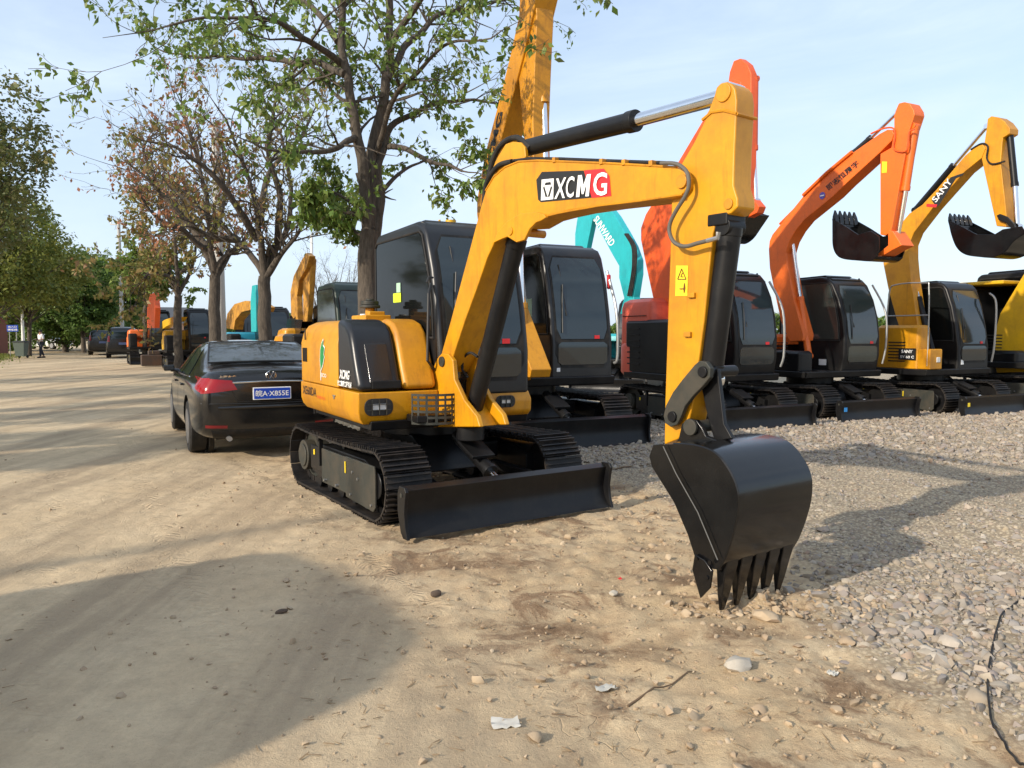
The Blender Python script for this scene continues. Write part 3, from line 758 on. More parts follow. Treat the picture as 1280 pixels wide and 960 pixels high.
# writing on the bonnet
S = lambda x, z, o=.004: Vector((x, -.908 - o, z))
mb = MB(T); put_text(mb, 'XE60DA', (S(-1.06, .900, .005), S(-.55, .900, .005), S(-1.06, .985, .005)), .012); mb.build('model_lettering', BLKP, low)
mb = MB(T); put_text(mb, 'POWER PLUS', (S(-.53, .890, .005), S(-.25, .890, .005), S(-.53, .920, .005)), .01); mb.build('red_lettering', ORL, low)
leaf = [(-.385, 1.17), (-.40, 1.27), (-.385, 1.36), (-.34, 1.42), (-.295, 1.45), (-.30, 1.40), (-.255, 1.38), (-.285, 1.32), (-.265, 1.30), (-.32, 1.22)]
mb = MB(T); cx = sum(p[0] for p in leaf) / 10; cz = sum(p[1] for p in leaf) / 10
mb.extr([S(cx + (a - cx) * 1.22, cz + (q - cz) * 1.14, .001) for a, q in leaf], (0, -.0015, 0)); mb.box((-.392, -.9095, 1.13), (.016, .002, .12)); mb.build('leaf_outline', WHT, hood)
mb = MB(T); mb.extr([S(a, q, .0035) for a, q in leaf], (0, -.0015, 0)); mb.build('leaf_emblem', GRN, hood)
mb = MB(T); put_text(mb, 'ECO', (S(-.36, 1.105), S(-.20, 1.105), S(-.36, 1.14)), .01); mb.build('leaf_lettering', WHT, hood)
mb = MB(T); put_text(mb, 'XCMG', (S(.21, 1.12, .006), S(.49, 1.12, .006), S(.21, 1.20, .006)), .03, .1)
put_text(mb, '徐工集团工程机械', (S(.16, 1.052, .006), S(.56, 1.052, .006), S(.16, 1.105, .006)), .03); mb.build('white_lettering', WHT, dk)
# lamps in the skirt
def skirt_lamp(yc, zc, w_, h_, x):
    mb = MB(T); mb.extr([(x, yc + a, zc + q) for a, q in rrect(-w_ / 2, w_ / 2, -h_ / 2, h_ / 2, h_ * .42)], (.012, 0, 0)); l_ = mb.build('work_lamp', BLKP, A.root, .004)
    mb = MB(T); mb.box((x + .014, yc, zc), (.006, w_ * .5, h_ * .38)); mb.build('lens', LENS, l_, .004)
    mb = MB(T)
    for k in (-.25, 0, .25): mb.box((x + .022, yc + k * w_, zc), (.006, .008, h_ * .9))
    for k in (-.16, .16): mb.box((x + .022, yc, zc + k * h_), (.006, w_ * .8, .006))
    mb.build('lamp_guard', GRY, l_)
skirt_lamp(-.735, .90, .25, .145, .722)
# front right platform (machine's left) with its lamp
mb = MB(T); mb.prism([(.10, .75), (.70, .75), (.76, .80), (.765, .92), (.70, 1.0), (.40, 1.03), (.1, 1.03)], .16, .74); fl = mb.build('front_skirt', YEL2, A.root, .03, 3)
skirt_lamp(.45, .90, .20, .11, .768)
cA = cab(A, -.90, -.185, .73, CABM, top=2.54, base=.95, front=.73)
mb = MB(T); mb.box((-.22, -.200, 1.86), (.20, .004, .09)); mb.build('lime_sticker', LYST, cA)
mb = MB(T); mb.box((-.18, -.200, 1.955), (.10, .004, .09)); mb.build('green_sticker', GST, cA)
mb = MB(T); mb.tube([(.66, -.20, 1.20), (.70, -.28, 1.28), (.665, -.25, 1.86), (.60, -.20, 1.95)], .013, 8); mb.tube([(.64, -.2, 2.0), (.72, -.27, 2.0), (.72, -.29, 1.95)], .010, 6)
mb.build('grab_bar', BLKP, cA)
mb = MB(T); mb.tube([(-.1, .2, 2.56), (-.1, .2, 2.62)], .012, 8); mb.cyl((.05, .25, 2.56), (.05, .25, 2.60), .05, 16); mb.build('beacon', YEL3, cA)

thb = R(36.0); PB = Vector((-.405, 6.60, 0))
hw = .125
BN = A.plane(-hw, thb, PB); BC = A.plane(0, thb, PB); SN = A.plane(-.078, thb, PB); KN = A.plane(-.325, thb, PB)
BI = A.plane(-hw - .012, thb, PB)
# swing bracket
sw = [(536, 535), (534, 500), (533, 478), (537, 462), (545, 447), (552, 441), (560, 442), (566, 450), (570, 470), (590, 492), (606, 505), (606, 536)]
br_ = MB(); W2 = BN.l * .30
br = A.plane(-.15, thb, PB)
br_.extr([br(*p) for p in [(540, 534), (538, 500), (540, 462), (546, 448), (552, 441), (560, 442), (566, 450), (568, 474), (580, 500), (596, 520), (600, 534)]], BN.l * .045)
br_.extr([br(*p) + BN.l * .255 for p in [(540, 534), (538, 500), (540, 462), (546, 448), (552, 441), (560, 442), (566, 450), (568, 474), (580, 500), (596, 520), (600, 534)]], BN.l * .045)
br_.extr([br(*p) + BN.l * .04 for p in [(545, 534), (543, 505), (548, 492), (575, 508), (590, 534)]], BN.l * .22)
bk = br_.build('swing_bracket', YEL, A.root, .012)
mb = MB(); q = br(553, 452); mb.cyl(q - BN.l * .015, q + BN.l * .315, .045, 20); mb.build('pivot_pin', GRY, bk, .004)
mb = MB(); q = (br(536, 532) + br(606, 536)) / 2 + BN.l * .15; mb.cyl(q, q + Vector((0, 0, -.12)), .12, 24); mb.build('swing_post', BLK, bk, .01)
# boom
bo = [(551, 444), (562, 405), (578, 345), (594, 285), (601, 258), (607, 238), (617, 221), (631, 209), (648, 202), (672, 200.5), (715, 202), (760, 204), (820, 207), (846, 209), (856, 214), (861, 223), (860, 234), (853, 243), (838, 248), (800, 251),
      (750, 257), (712, 263), (690, 268), (672, 273), (655, 283), (640, 284), (628, 292), (618, 303), (609, 322), (596, 360), (582, 398), (572, 428), (563, 456), (558, 466), (552, 462), (549, 452)]
boom = extr_part(A, BN, bo, 2 * hw, 'boom', YEL, bevel=.010)
# side plate flanges of the cranked middle (lugs for the boom ram)
lg = [(616, 304), (622, 290), (634, 276), (650, 267), (670, 265), (680, 268), (682, 272), (676, 276), (670, 278), (662, 286), (655, 300), (645, 303), (634, 296), (626, 299)]
for o in (-.150, .125):
    trx = A.plane(o, thb, PB); mb = MB(); mb.extr([trx(*p) for p in lg], trx.l * .028); mb.build('ram_lug', YEL, boom, .006)
trx = A.plane(-.16, thb, PB)
for q, a_, b_, r_ in ((trx(637, 289), 0, .33, .030), (trx(848, 226), .02, .30, .040)):
    mb = MB(); mb.cyl(q + trx.l * a_, q + trx.l * b_, r_, 18); mb.build('boom_pin', YEL2, boom, .003)
# flange edges of the boom's side plates (welded strips)
for k, pts in enumerate(([(607, 238), (617, 221), (631, 209), (648, 202), (672, 200.5), (760, 204), (846, 209)], [(853, 243), (800, 251), (750, 257), (700, 266), (672, 273)])):
    mb = MB(); mb.tube([BN(*p) for p in pts], .007, 6); mb.build('weld_seam', YEL2, boom)
# ear for the arm ram
mb = MB()
ear = [(613, 216), (622, 196), (632, 180), (641, 177), (651, 178), (656, 184), (657, 196), (652, 204), (640, 206), (624, 215)]
for o in (-.085, .055):
    trx = A.plane(o, thb, PB); mb.extr([trx(*p) for p in ear], trx.l * .03)
mb.build('arm_ram_ear', YEL, boom, .006)
# boards with the maker's writing: black field, red field, letters
D1 = A.plane(-hw - .003, thb, PB); D2 = A.plane(-hw - .0055, thb, PB); D3 = A.plane(-hw - .008, thb, PB); D4 = A.plane(-hw - .0105, thb, PB)
def decal(m, tr, poly, mat, name, parent): mb = MB(); mb.extr([tr(*p) for p in poly], tr.l * .0012); return mb.build(name, mat, parent)
Z3 = lambda x, y: (660 + x / 10.667, 200 + y / 10.667)
decal(A, D1, [Z3(*p) for p in ((110, 265), (185, 158), (740, 140), (850, 500), (170, 562), (135, 530))], BLKP, 'black_board', boom)
decal(A, D1, [Z3(*p) for p in ((745, 138), (1010, 115), (1085, 215), (1110, 480), (852, 505))], REDL, 'red_board', boom)
decal(A, D2, [Z3(*p) for p in ((182, 262), (342, 245), (335, 522), (172, 540))], WHT, 'emblem_field', boom)
mb = MB()
for q in (((232, 300), (298, 292), (306, 328), (220, 336)), ((200, 370), (214, 345), (258, 490), (232, 492)), ((305, 345), (320, 362), (285, 488), (262, 490))):
    mb.extr([D3(*Z3(*p)) for p in q], D3.l * .001)
mb.build('emblem', BLKP, boom)
for ch, x0, x1, yb0, yb1, yt in (('X', 350, 490, 520, 505, 242), ('C', 497, 605, 508, 497, 218), ('M', 655, 805, 498, 486, 198), ('G', 866, 1050, 482, 470, 165)):
    if ch == 'M':
        a_, b_, c_ = Vector(D4(*Z3(640, 496))), Vector(D4(*Z3(838, 480))), Vector(D4(*Z3(640, 208)))
        mb = MB(); mb.extr([a_ + (b_ - a_) * (x_ * .86 + .14 * y_) + (c_ - a_) * y_ for x_, y_ in ((0, 0), (0, 1), (.30, 1), (.5, .52), (.70, 1), (1, 1), (1, 0), (.74, 0), (.74, .6), (.57, .12), (.43, .12), (.26, .6), (.26, 0))], D4.l * .001); mb.build('white_letter', WHT, boom); continue
    mb = MB(); put_text(mb, ch, (D4(*Z3(x0, yb0)), D4(*Z3(x1, yb1)), D4(*Z3(x0, yt + 10))), .018 if ch != 'C' else .012, .16 if ch != 'G' else .05); mb.build('white_letter', WHT, boom)
# pipes along the top of the boom
BT = A.plane(-.07, thb, PB)
for o, dy in ((-.09, 0), (-.05, -.5)):
    trx = A.plane(o, thb, PB); mb = MB(); mb.tube([trx(*p) for p in ((640, 201 + dy), (660, 198.5 + dy), (700, 199 + dy), (760, 201.5 + dy), (815, 203.5 + dy), (832, 204 + dy))], .011, 8); mb.build('pipe', RUBB, boom)
mb = MB()
for px in (693, 752, 780, 814): q = BN(px, 200 + (px - 693) * .035); mb.box(q + BN.l * .06, (.03, .14, .035), Matrix.Rotation(thb - A.th, 3, 'Z'))
mb.build('pipe_clamp', YEL2, boom, .003)
mb = MB(); tA = A.plane(-.10, thb, PB); mb.tube(spline([tA(*p) for p in ((640, 202), (622, 208), (608, 230), (604, 262), (592, 330))], 6), .02, 10); mb.tube(spline([tA(*p) + tA.l * .05 for p in ((656, 184), (640, 171), (622, 178), (610, 198), (604, 225), (598, 262))], 6), .022, 10); mb.build('hydraulic_hose', RUBB, boom)
HS = A.plane(-.15, thb, PB)
hz = [(826, 204), (840, 204), (850, 207), (859, 216), (861, 232), (856, 246), (846, 262), (838, 278), (837, 291), (843, 303), (856, 308), (872, 304), (884, 301), (898, 297)]
mb = MB(); mb.tube(spline([HS(*p) for p in hz], 5), .012, 10); hs_ = mb.build('arm_hose', plain('grey braided hose', (.10, .09, .075), .6), boom)
mb = MB(); mb.tube([HS(884, 301), HS(897, 297.5), HS(898, 290)], .014, 8); mb.build('hose_fitting', STL, boom)
# arm
st_ = [(893, 118), (895, 109), (901, 103.5), (908, 102), (915, 105), (919, 111), (921, 125), (920, 150), (918, 190), (917, 232), (922, 248), (922, 259), (914, 267), (903, 270), (895, 278), (891, 292), (886, 340), (880, 400), (873, 452), (867, 500), (860, 532), (848, 549), (830, 556), (831, 500), (835, 380), (838, 300), (839, 250), (850, 207), (866, 180), (880, 152)]
arm = extr_part(A, SN, st_, .156, 'arm', YEL, bevel=.010)
mb = MB(); mb.tube([SN(*p) for p in ((878, 150), (890, 140), (905, 138), (921, 142))], .010, 6); mb.tube([SN(921, 142), SN(921, 142) + SN.l * .17], .010, 6); mb.build('reinforcing_strip', YEL2, arm)
for q, r_ in ((SN(905, 116), .05), (SN(911, 255), .030)):
    mb = MB(); mb.cyl(q - SN.l * .010, q + SN.l * .166, r_, 22); mb.build('arm_pin', YEL2, arm, .004)
mb = MB(); q = SN(873, 366)
for a_b in ((871, 369, .03), (866, 418, .03)):
    q = SN(a_b[0] - 5, a_b[1]); mb = MB(); mb.box(q - SN.l * .01, (.05, .02, .03), Matrix.Rotation(thb - A.th, 3, 'Z')); mb.build('pipe_bracket', YEL2, arm, .004)
W1 = A.plane(-.081, thb, PB); W2_ = A.plane(-.0835, thb, PB)
decal(A, W1, [(845, 332), (860, 332), (859, 370), (844, 370)], YST, 'warning_sticker', arm)
mb = MB()
tri = [(852, 336), (857.5, 349), (847, 349)]
for a_, b_ in zip(tri, tri[1:] + tri[:1]): mb.tube([W2_(*a_), W2_(*b_)], .003, 4)
mb.tube([W2_(853, 341), W2_(851, 346), W2_(854, 346)], .003, 4)
mb.tube([W2_(855.5, 354), W2_(855.6, 360), W2_(855, 366)], [.003, .007, .003], 5); mb.tube([W2_(849.5, 361), W2_(855, 361)], .0035, 5); mb.build('warning_mark', plain('brown print', (.16, .06, .01), .6), arm)
# arm ram and boom ram
ram(A, BC, (650, 187), (794, 151), (914, 118), .062, .042, BLK, 'arm_cylinder')
ram(A, BC, (590, 522), (646, 300), (650, 284), .072, .045, BLK, 'boom_cylinder', label='black boom ram in front of the boom leg')
mb = MB(); mb.tube(spline([BC(*p) for p in ((584, 470), (578, 462), (580, 447), (588, 441), (597, 446))], 5), .012, 8); mb.tube(spline([BC(*p) for p in ((576, 530), (572, 500), (576, 480), (584, 470))], 5), .014, 8); mb.build('base_hose', RUBB, bk)
ram(A, BC, (913, 284), (889, 468), (888, 474), .066, .04, BLK, 'bucket_cylinder')
mb = MB(); mb.box((BC(908, 276) + BC.l * 0), (.14, .165, .07), Matrix.Rotation(thb - A.th, 3, 'Z')); mb.build('cylinder_bracket', BLK, arm, .01)
# linkage
LK = [(868, 456), (874, 451), (882, 452), (888, 460), (887, 472), (879, 482), (866, 495), (856, 508), (851, 521), (846, 531), (838, 534), (831, 529), (829, 520), (832, 507), (841, 490), (853, 474), (863, 462)]
for o in (-.130, .095):
    trx = A.plane(o, thb, PB); mb = MB(); mb.extr([trx(*p) for p in LK], trx.l * .035); lk = mb.build('side_link', GRY if o < 0 else BLK, A.root, .006)
trx = A.plane(-.145, thb, PB)
for p in ((877, 465), (839, 521)): q = trx(*p); mb = MB(); mb.cyl(q, q + trx.l * .29, .032, 18); mb.build('link_pin', BLK, A.root, .004)
mb = MB()
for o in (-.06, .03):
    trx = A.plane(o, thb, PB); mb.extr([trx(*p) for p in ((872, 462), (884, 456), (897, 462), (905, 530), (915, 548), (893, 552), (884, 520))], trx.l * .03)
mb.build('bucket_link', BLK, A.root, .006)
# bucket: near cheek from the lip round the back to the hinge
shell = [(897, 712), (906, 697), (916, 668), (922, 640), (921.5, 612), (910, 586), (893, 566), (868, 557), (842, 555)]
opening = [(828, 555), (817, 556), (812, 570), (815, 583), (828, 604), (843, 628), (860, 668), (868, 693), (874, 708)]
dt = (BN(893, 752) - BN(899, 700))
bk_ = bucket(A, KN, shell, opening, .645, 5, dt, .245, BUCK)
mb = MB(); trx = A.plane(-.350, thb, PB); mb.extr([trx(*p) for p in ((868, 693), (865, 712), (875, 748), (887, 735), (890, 714), (880, 700))], trx.l * .016); trx2 = A.plane(.322, thb, PB); mb.build('side_cutter', BUCK, bk_, .004)
mb = MB()
for p in ((871, 698), (888, 703), (884, 722)): q = trx(*p); mb.cyl(q - trx.l * .008, q, .012, 8)
mb.build('cutter_bolt', BUCK, bk_)
mb = MB(); mb.tube([trx(*p) for p in ((829, 558), (845, 592), (872, 640), (897, 700))], .003, 5); mb.build('weld_line', plain('bare weld', (.16, .155, .14), .5, .4), bk_)
mb = MB()
for f0, (a_, b_) in ((.25, (0, 1)), (.5, (0, 1)), (.75, (0, 1))):
    S_ = spline([KN(*p) for p in shell], 5); q = [p + KN.l * (.67 * f0) for p in S_[8:33]]
    mb.tube([p + (p - (S_[18] + KN.l * .67 * f0 + Vector((-.25, 0, 0)))).normalized() * .006 for p in q], .0035, 5)
mb.build('wear_strip', BUCK, bk_)
for o in (-.125, .095):
    trx = A.plane(o, thb, PB); mb = MB(); mb.extr([trx(*p) for p in ((840, 558), (848, 548), (852, 530), (860, 523), (870, 525), (877, 534), (882, 545), (900, 552), (916, 562), (900, 568), (870, 562))], trx.l * .032); mb.build('hinge_ear', BUCK, bk_, .006)
trx = A.plane(-.14, thb, PB); mb = MB(); q = trx(863, 534); mb.cyl(q, q + trx.l * .28, .035, 20); mb.cyl(q - trx.l * .01, q + trx.l * .01, .048, 20); mb.build('hinge_pin', GRY, bk_, .004)
# perforated guard between bonnet and bracket
mb = MB(T); gp = spline([(.82, -.48, 0), (.93, -.40, 0), (.98, -.25, 0), (.97, -.14, 0)], 4)
for z in (.76, .81, .86, .91, .96, 1.0): mb.loft([[(p.x, p.y, z - .010) for p in gp], [(p.x, p.y, z + .010) for p in gp]], cap=False, closed=False)
for i, p in enumerate(gp):
    if i % 2 == 0 and i + 1 < len(gp) or i == len(gp) - 1:
        q = gp[min(i + 1, len(gp) - 1)]; r0 = p.lerp(q, .5) if i < len(gp) - 1 else p
        mb.loft([[(p.x + .001, p.y, .75), (r0.x + .001, r0.y, .75)], [(p.x + .001, p.y, 1.01), (r0.x + .001, r0.y, 1.01)]], cap=False, closed=False)
mb.build('perforated_guard', GRY, A.root, solid=.006)
mb = MB(T); mb.box((.80, -.30, .80), (.28, .36, .06)); mb.build('guard_shelf', BLK, A.root, .01)

# ---- the row of parked machines to the right
ROW = 'compact excavators parked side by side behind the front one'
def offm(m, b): return b * m.sc
# second: yellow with its boom folded up high, black cab
B_ = Mach((.195, 11.45), 25, 'yellow excavator with black cab and tall folded boom, right behind the front one', ROW, 1.08)
undercarriage(B_.root)
std_upper(B_, YEL2, CABM, 1.55, frontbox=BLK, cab_style='flat', cab_top=2.58, nose=1.1)
b0 = -.60 * 1.0; tr = B_.plane(-.60); w_ = .30 / 1.0
extr_part(B_, tr, [(640, 470), (618, 400), (603, 320), (596, 268), (596, 250), (606, 193), (624, 125), (638, 68), (655, -10), (662, -45), (676, -40), (672, -10), (656, 60), (642, 115), (630, 160), (620, 205), (614, 250), (618, 300), (634, 380), (664, 462), (662, 472)], .30, 'boom', YEL2)
mb = MB(); tq = B_.plane(-.604); put_text(mb, 'XCMG', (tq(609, 225), tq(629, 140), tq(603, 224)), .03); mb.build('boom_lettering', BLKP, B_.root)
tr2 = B_.plane(-.57)
extr_part(B_, tr2, [(652, -50), (662, -58), (668, -40), (671, 20), (668, 90), (666, 150), (667, 205), (672, 235), (664, 240), (657, 200), (652, 140), (648, 95), (648, 30)], .24, 'arm', YEL2)
ram(B_, B_.plane(-.40), (675, 30), (680, 128), (683, 235), .06, .036, YEL2, 'bucket_cylinder')
bucket(B_, B_.plane(-.70), [(668, 262), (655, 270), (648, 258), (650, 240), (660, 232)], [(672, 240)], .5, 4, (0, 0, -1), .08, BUCK)
ram(B_, B_.plane(-.45), (655, 470), (652, 380), (650, 300), .07, .04, YEL2, 'boom_cylinder')
rl = B_.plane(-.2); mb = MB(); mb.tube(spline([rl(*p) for p in ((656, 478), (659, 470), (661, 440), (658, 400), (654, 360), (650, 322), (648, 300))], 5), .028, 8); mb.build('wrapped_handrail', plain('wrapping film', (.62, .60, .56), .6), B_.root)
mb = MB(); mb.box((.15, -.008, 1.75), (.16, .005, .24)); mb.build('green_sticker', GST, B_.root)
mb = MB(); mb.box((.785, .10, .93), (.004, .05, .05)); mb.build('white_sticker', WHT, B_.root)
mb = MB(); mb.tube(spline([(.76, .96, 1.0), (.80, .99, 1.1), (.78, .98, 1.7), (.55, .97, 2.25)], 5), .02, 8); mb.build('handrail', STL, B_.root)
mb = MB(); mb.box((.60, .97, 2.1), (.05, .05, .2)); mb.build('red_ribbon', REDL, B_.root, .02)
# third: orange red
C_ = Mach((3.32, 13.27), 26, 'orange red excavator with faded red bonnet, its boom rising behind the front arm', ROW)
undercarriage(C_.root)
std_upper(C_, REDP, BLK, 2.12, hood_col=REDP, cab_style='round', cab_top=2.56, nose=1.70, bx0=-1.02)
tr = C_.plane(-.55)
extr_part(C_, tr, [(801, 300), (801, 285), (807, 268), (817, 252), (842, 212), (880, 148), (905, 106), (916, 98), (926, 102), (927, 114), (905, 155), (870, 212), (848, 255), (842, 280), (845, 320), (854, 370), (862, 424), (828, 418), (817, 376), (807, 330)], .17, 'boom', ORA)
extr_part(C_, C_.plane(-.545), [(908, 118), (912, 90), (917, 76), (925, 73), (934, 80), (939, 92), (939, 160), (937, 240), (940, 262), (928, 268), (918, 240), (910, 160)], .12, 'arm', ORA)
ram(C_, C_.plane(-.43), (943, 98), (942, 187), (945, 252), .06, .034, ORA, 'bucket_cylinder')
ram(C_, C_.plane(-.42), (864, 445), (850, 372), (838, 300), .06, .035, ORA, 'boom_cylinder')
mb = MB(); tq = C_.plane(-.52); mb.extr([tq(*p) for p in ((930, 250), (940, 247), (949, 258), (946, 266), (934, 272), (926, 262))], tq.l * .14); mb.build('bucket_link', ORA, C_.root, .01)
bucket(C_, C_.plane(-.75), [(875, 268), (880, 292), (890, 302), (902, 296), (913, 280), (922, 266)], [(910, 262)], .62, 5, (-.1, 0, 1), .10, BUCK)
mb = MB(); tq = C_.plane(.0); mb.tube(spline([tq(*p) for p in ((829, 470), (836, 450), (838, 425), (834, 400), (828, 382), (822, 378))], 4), .012, 8); mb.build('handrail', STL, C_.root)
rail(C_, [(.80, .98, .95), (.85, 1.0, 1.2), (.80, 1.0, 1.9), (.5, .98, 2.4)], r=.02)
# fourth: orange
D_ = Mach((5.65, 14.52), 26, 'orange excavator with its bucket curled up in the air beside the arm', ROW)
undercarriage(D_.root)
std_upper(D_, ORB, BLK, 1.5, cab_style='round', glass=GLS2, cab_top=2.56, nose=1.15)
tr = D_.plane(-.55)
Z8 = lambda *ps: [(940 + x / 3.765, 110 + y / 3.765) for x, y in ps]
bo4 = Z8((78, 760), (82, 720), (95, 690), (135, 640), (200, 560), (240, 510), (350, 408), (480, 300), (600, 215), (635, 196), (658, 196), (668, 215), (655, 250), (600, 305), (440, 452), (380, 512), (245, 622), (205, 672), (175, 725), (160, 775)) + [(984, 330), (991, 370), (1004, 418), (1003, 426), (987, 427), (976, 401), (968, 365), (962, 335)]
boom4 = extr_part(D_, tr, bo4, .27, 'boom', ORB)
mb = MB(); tq = D_.plane(-.554)
def along(p0, p1, h):  # text baseline quad from two pixel points and a height in pixels (perpendicular, up-left)
    dx, dy = p1[0] - p0[0], p1[1] - p0[1]; L = math.hypot(dx, dy); nx_, ny_ = dy / L * h, -dx / L * h
    return p0, p1, (p0[0] + nx_, p0[1] + ny_)
p0, p1, p2 = along((1036, 238.5), (1075, 206), 7.5); put_text(mb, '即志恒履字', (tq(*p0), tq(*p1), tq(*p2)), .02); mb.build('boom_lettering', BLKP, boom4)
q = tq(1028, 244.5); n_ = tr.l.normalized(); mb = MB(); mb.cyl(q, q - n_ * .006, .062, 20); mb.build('round_emblem', plain('blue print', (.10, .09, .42), .5), boom4)
mb = MB(); mb.box(q - n_ * .008, (.085, .004, .02)); mb.build('emblem_bar', WHT, boom4)
mb = MB(); mb.tube([D_.plane(-.57)(*p) for p in Z8((240, 505), (350, 400), (470, 300))], .03, 6); mb.tube([D_.plane(-.5)(*p) for p in Z8((130, 640), (180, 590), (240, 530))], .02, 6); mb.build('boom_pipe', ORB, boom4)
ar4 = extr_part(D_, D_.plane(-.535), Z8((668, 130), (680, 95), (690, 72), (715, 66), (742, 72), (762, 105), (765, 125), (742, 195), (725, 290), (690, 480), (662, 640), (652, 680), (625, 695), (603, 690), (603, 500), (603, 310), (655, 280), (668, 200)), .24, 'arm', ORB)
decal(D_, D_.plane(-.540), Z8((612, 346), (636, 346), (634, 398), (610, 400)), YST, 'warning_sticker', ar4)
mb = MB(); tq = D_.plane(-.56); mb.tube(spline([tq(*p) for p in Z8((560, 215), (620, 190), (665, 190), (672, 230), (665, 280), (690, 298), (730, 290), (740, 210), (765, 195))], 4), .014, 6); mb.build('arm_hose', ORA, ar4)
ram(D_, D_.plane(-.43), Z8((768, 180))[0], Z8((722, 480))[0], Z8((686, 700))[0], .062, .034, ORB, 'bucket_cylinder')
ram(D_, D_.plane(-.43), Z8((480, 305))[0], Z8((560, 235))[0], Z8((690, 110))[0], .05, .026, BLKP, 'arm_cylinder')
ram(D_, D_.plane(-.42), (1011, 445), (1000, 372), (990, 300), .062, .036, ORB, 'boom_cylinder')
mb = MB(); tq = D_.plane(-.57); mb.extr([tq(*p) for p in Z8((640, 670), (662, 672), (690, 715), (705, 740), (660, 762), (600, 798), (592, 780), (640, 740))], tq.l * .30); mb.build('bucket_link', ORB, D_.root, .01)
k4 = bucket(D_, D_.plane(-.72), Z8((380, 615), (380, 680), (382, 742), (398, 782), (430, 802), (500, 810), (560, 812), (590, 790)), Z8((600, 760), (600, 700), (560, 672), (500, 690), (440, 650)), .60, 5, (-.12, 0, 1), .15, BUCK)
mb = MB(); mb.box((.30, -.01, .98), (.17, .004, .11)); mb.build('white_sticker', WHT, D_.root)
rail(D_, [(.78, 1.0, .95), (.83, 1.02, 1.3), (.80, 1.02, 1.9), (.52, .99, 2.42)], r=.018)
mb = MB(); mb.box((1.635, -.93, .25), (.004, .07, .07)); mb.build('blue_sticker', plain('blue sticker', (.03, .25, .6), .5), D_.root)
# fifth: yellow
E_ = Mach((8.21, 15.39), 26, 'yellow excavator with a black-lettered boom and raised bucket, beside the orange one', ROW)
undercarriage(E_.root)
std_upper(E_, YEL, BLK, 1.55, cab_style='flat', cab_top=2.52, nose=1.62, frontbox=YEL)
tr = E_.plane(-.55)
bo5 = [(1104, 330)] + Z8((618, 790), (636, 740), (690, 650), (740, 590), (800, 550), (870, 475), (940, 392), (1000, 320), (1060, 268), (1085, 262), (1098, 285), (1080, 330), (1000, 395), (850, 565), (762, 680), (738, 740), (738, 800)) + [(1138, 345), (1146, 400), (1150, 420), (1128, 420), (1120, 397), (1110, 360)]
boom5 = extr_part(E_, tr, bo5, .29, 'boom', YEL)
tq = E_.plane(-.5545); tq2 = E_.plane(-.558)
decal(E_, tq, Z8((845, 528), (935, 420), (1000, 398), (990, 412), (960, 425), (880, 552), (868, 560)), BLKP, 'black_board', boom5)
decal(E_, tq2, Z8((822, 545), (872, 548), (866, 562), (820, 558)), REDL, 'red_bar', boom5)
mb = MB(); p0, p1, p2 = along(Z8((866, 540))[0], Z8((944, 440))[0], 7.2); put_text(mb, 'SANY', (tq2(*p0), tq2(*p1), tq2(*p2)), .012); mb.build('boom_lettering', WHT, boom5)
ar5 = extr_part(E_, E_.plane(-.535), Z8((1105, 180), (1108, 145), (1125, 132), (1160, 138), (1190, 158), (1214, 190), (1212, 215), (1180, 235), (1170, 350), (1185, 480), (1198, 600), (1195, 655), (1150, 650), (1130, 560), (1080, 335), (1095, 245)), .25, 'arm', YEL)
mb = MB(); tq = E_.plane(-.555); mb.tube(spline([tq(*p) for p in Z8((1030, 290), (1080, 262), (1110, 275), (1105, 330), (1130, 358), (1190, 345))], 4), .016, 6); mb.build('arm_hose', RUBB, ar5)
ram(E_, E_.plane(-.42), Z8((1212, 205))[0], Z8((1237, 460))[0], Z8((1248, 655))[0], .055, .045, BLK, 'bucket_cylinder')
ram(E_, E_.plane(-.43), Z8((770, 575))[0], Z8((950, 365))[0], Z8((1108, 180))[0], .062, .03, BLK, 'arm_cylinder')
ram(E_, E_.plane(-.38), (1167, 445), (1148, 372), (1134, 318), .058, .034, BLK, 'boom_cylinder')
mb = MB()
for o in (-.60, -.26):
    tq = E_.plane(o); mb.extr([tq(*p) for p in Z8((1150, 600), (1165, 592), (1200, 606), (1235, 640), (1245, 668), (1225, 668), (1195, 635), (1160, 622))], tq.l * .04)
mb.build('bucket_link', BLK, E_.root, .008)
k5 = bucket(E_, E_.plane(-.75), Z8((925, 620), (940, 690), (965, 750), (1005, 782), (1070, 793), (1130, 795), (1190, 770), (1232, 720), (1290, 680)), Z8((1270, 650), (1180, 665), (1140, 690), (1060, 690)), .66, 5, (-.25, 0, 1), .13, BUCK)
mb = MB(); mb.box((.40, -.952, 1.12), (.36, .006, .22)); sg = mb.build('model_board', BLKP, E_.root)
mb = MB(); put_text(mb, 'SANY', ((.28, -.957, 1.14), (.52, -.957, 1.14), (.28, -.957, 1.20)), .03); put_text(mb, 'SY 60 C', ((.26, -.957, 1.04), (.55, -.957, 1.04), (.26, -.957, 1.09)), .02); mb.build('board_lettering', WHT, sg)
mb = MB(); mb.prism([(.60, .84), (.86, .84), (.86, 1.22), (.60, 1.22)], -.93, -.58); fb = mb.build('front_box', YEL, E_.root, .02)
mb = MB(); mb.box((.865, -.70, 1.02), (.02, .10, .10)); mb.build('lens', LENS, fb, .01)
rail(E_, [(.80, -.92, .90), (.80, -.92, 1.6), (.78, -.92, 2.35), (.70, -.92, 2.45), (.1, -.92, 2.45), (-.05, -.92, 2.3), (-.1, -.92, 1.5)], r=.013)
rail(E_, [(.79, -.92, 1.85), (.1, -.92, 1.85), (-.08, -.92, 1.85)], r=.013)
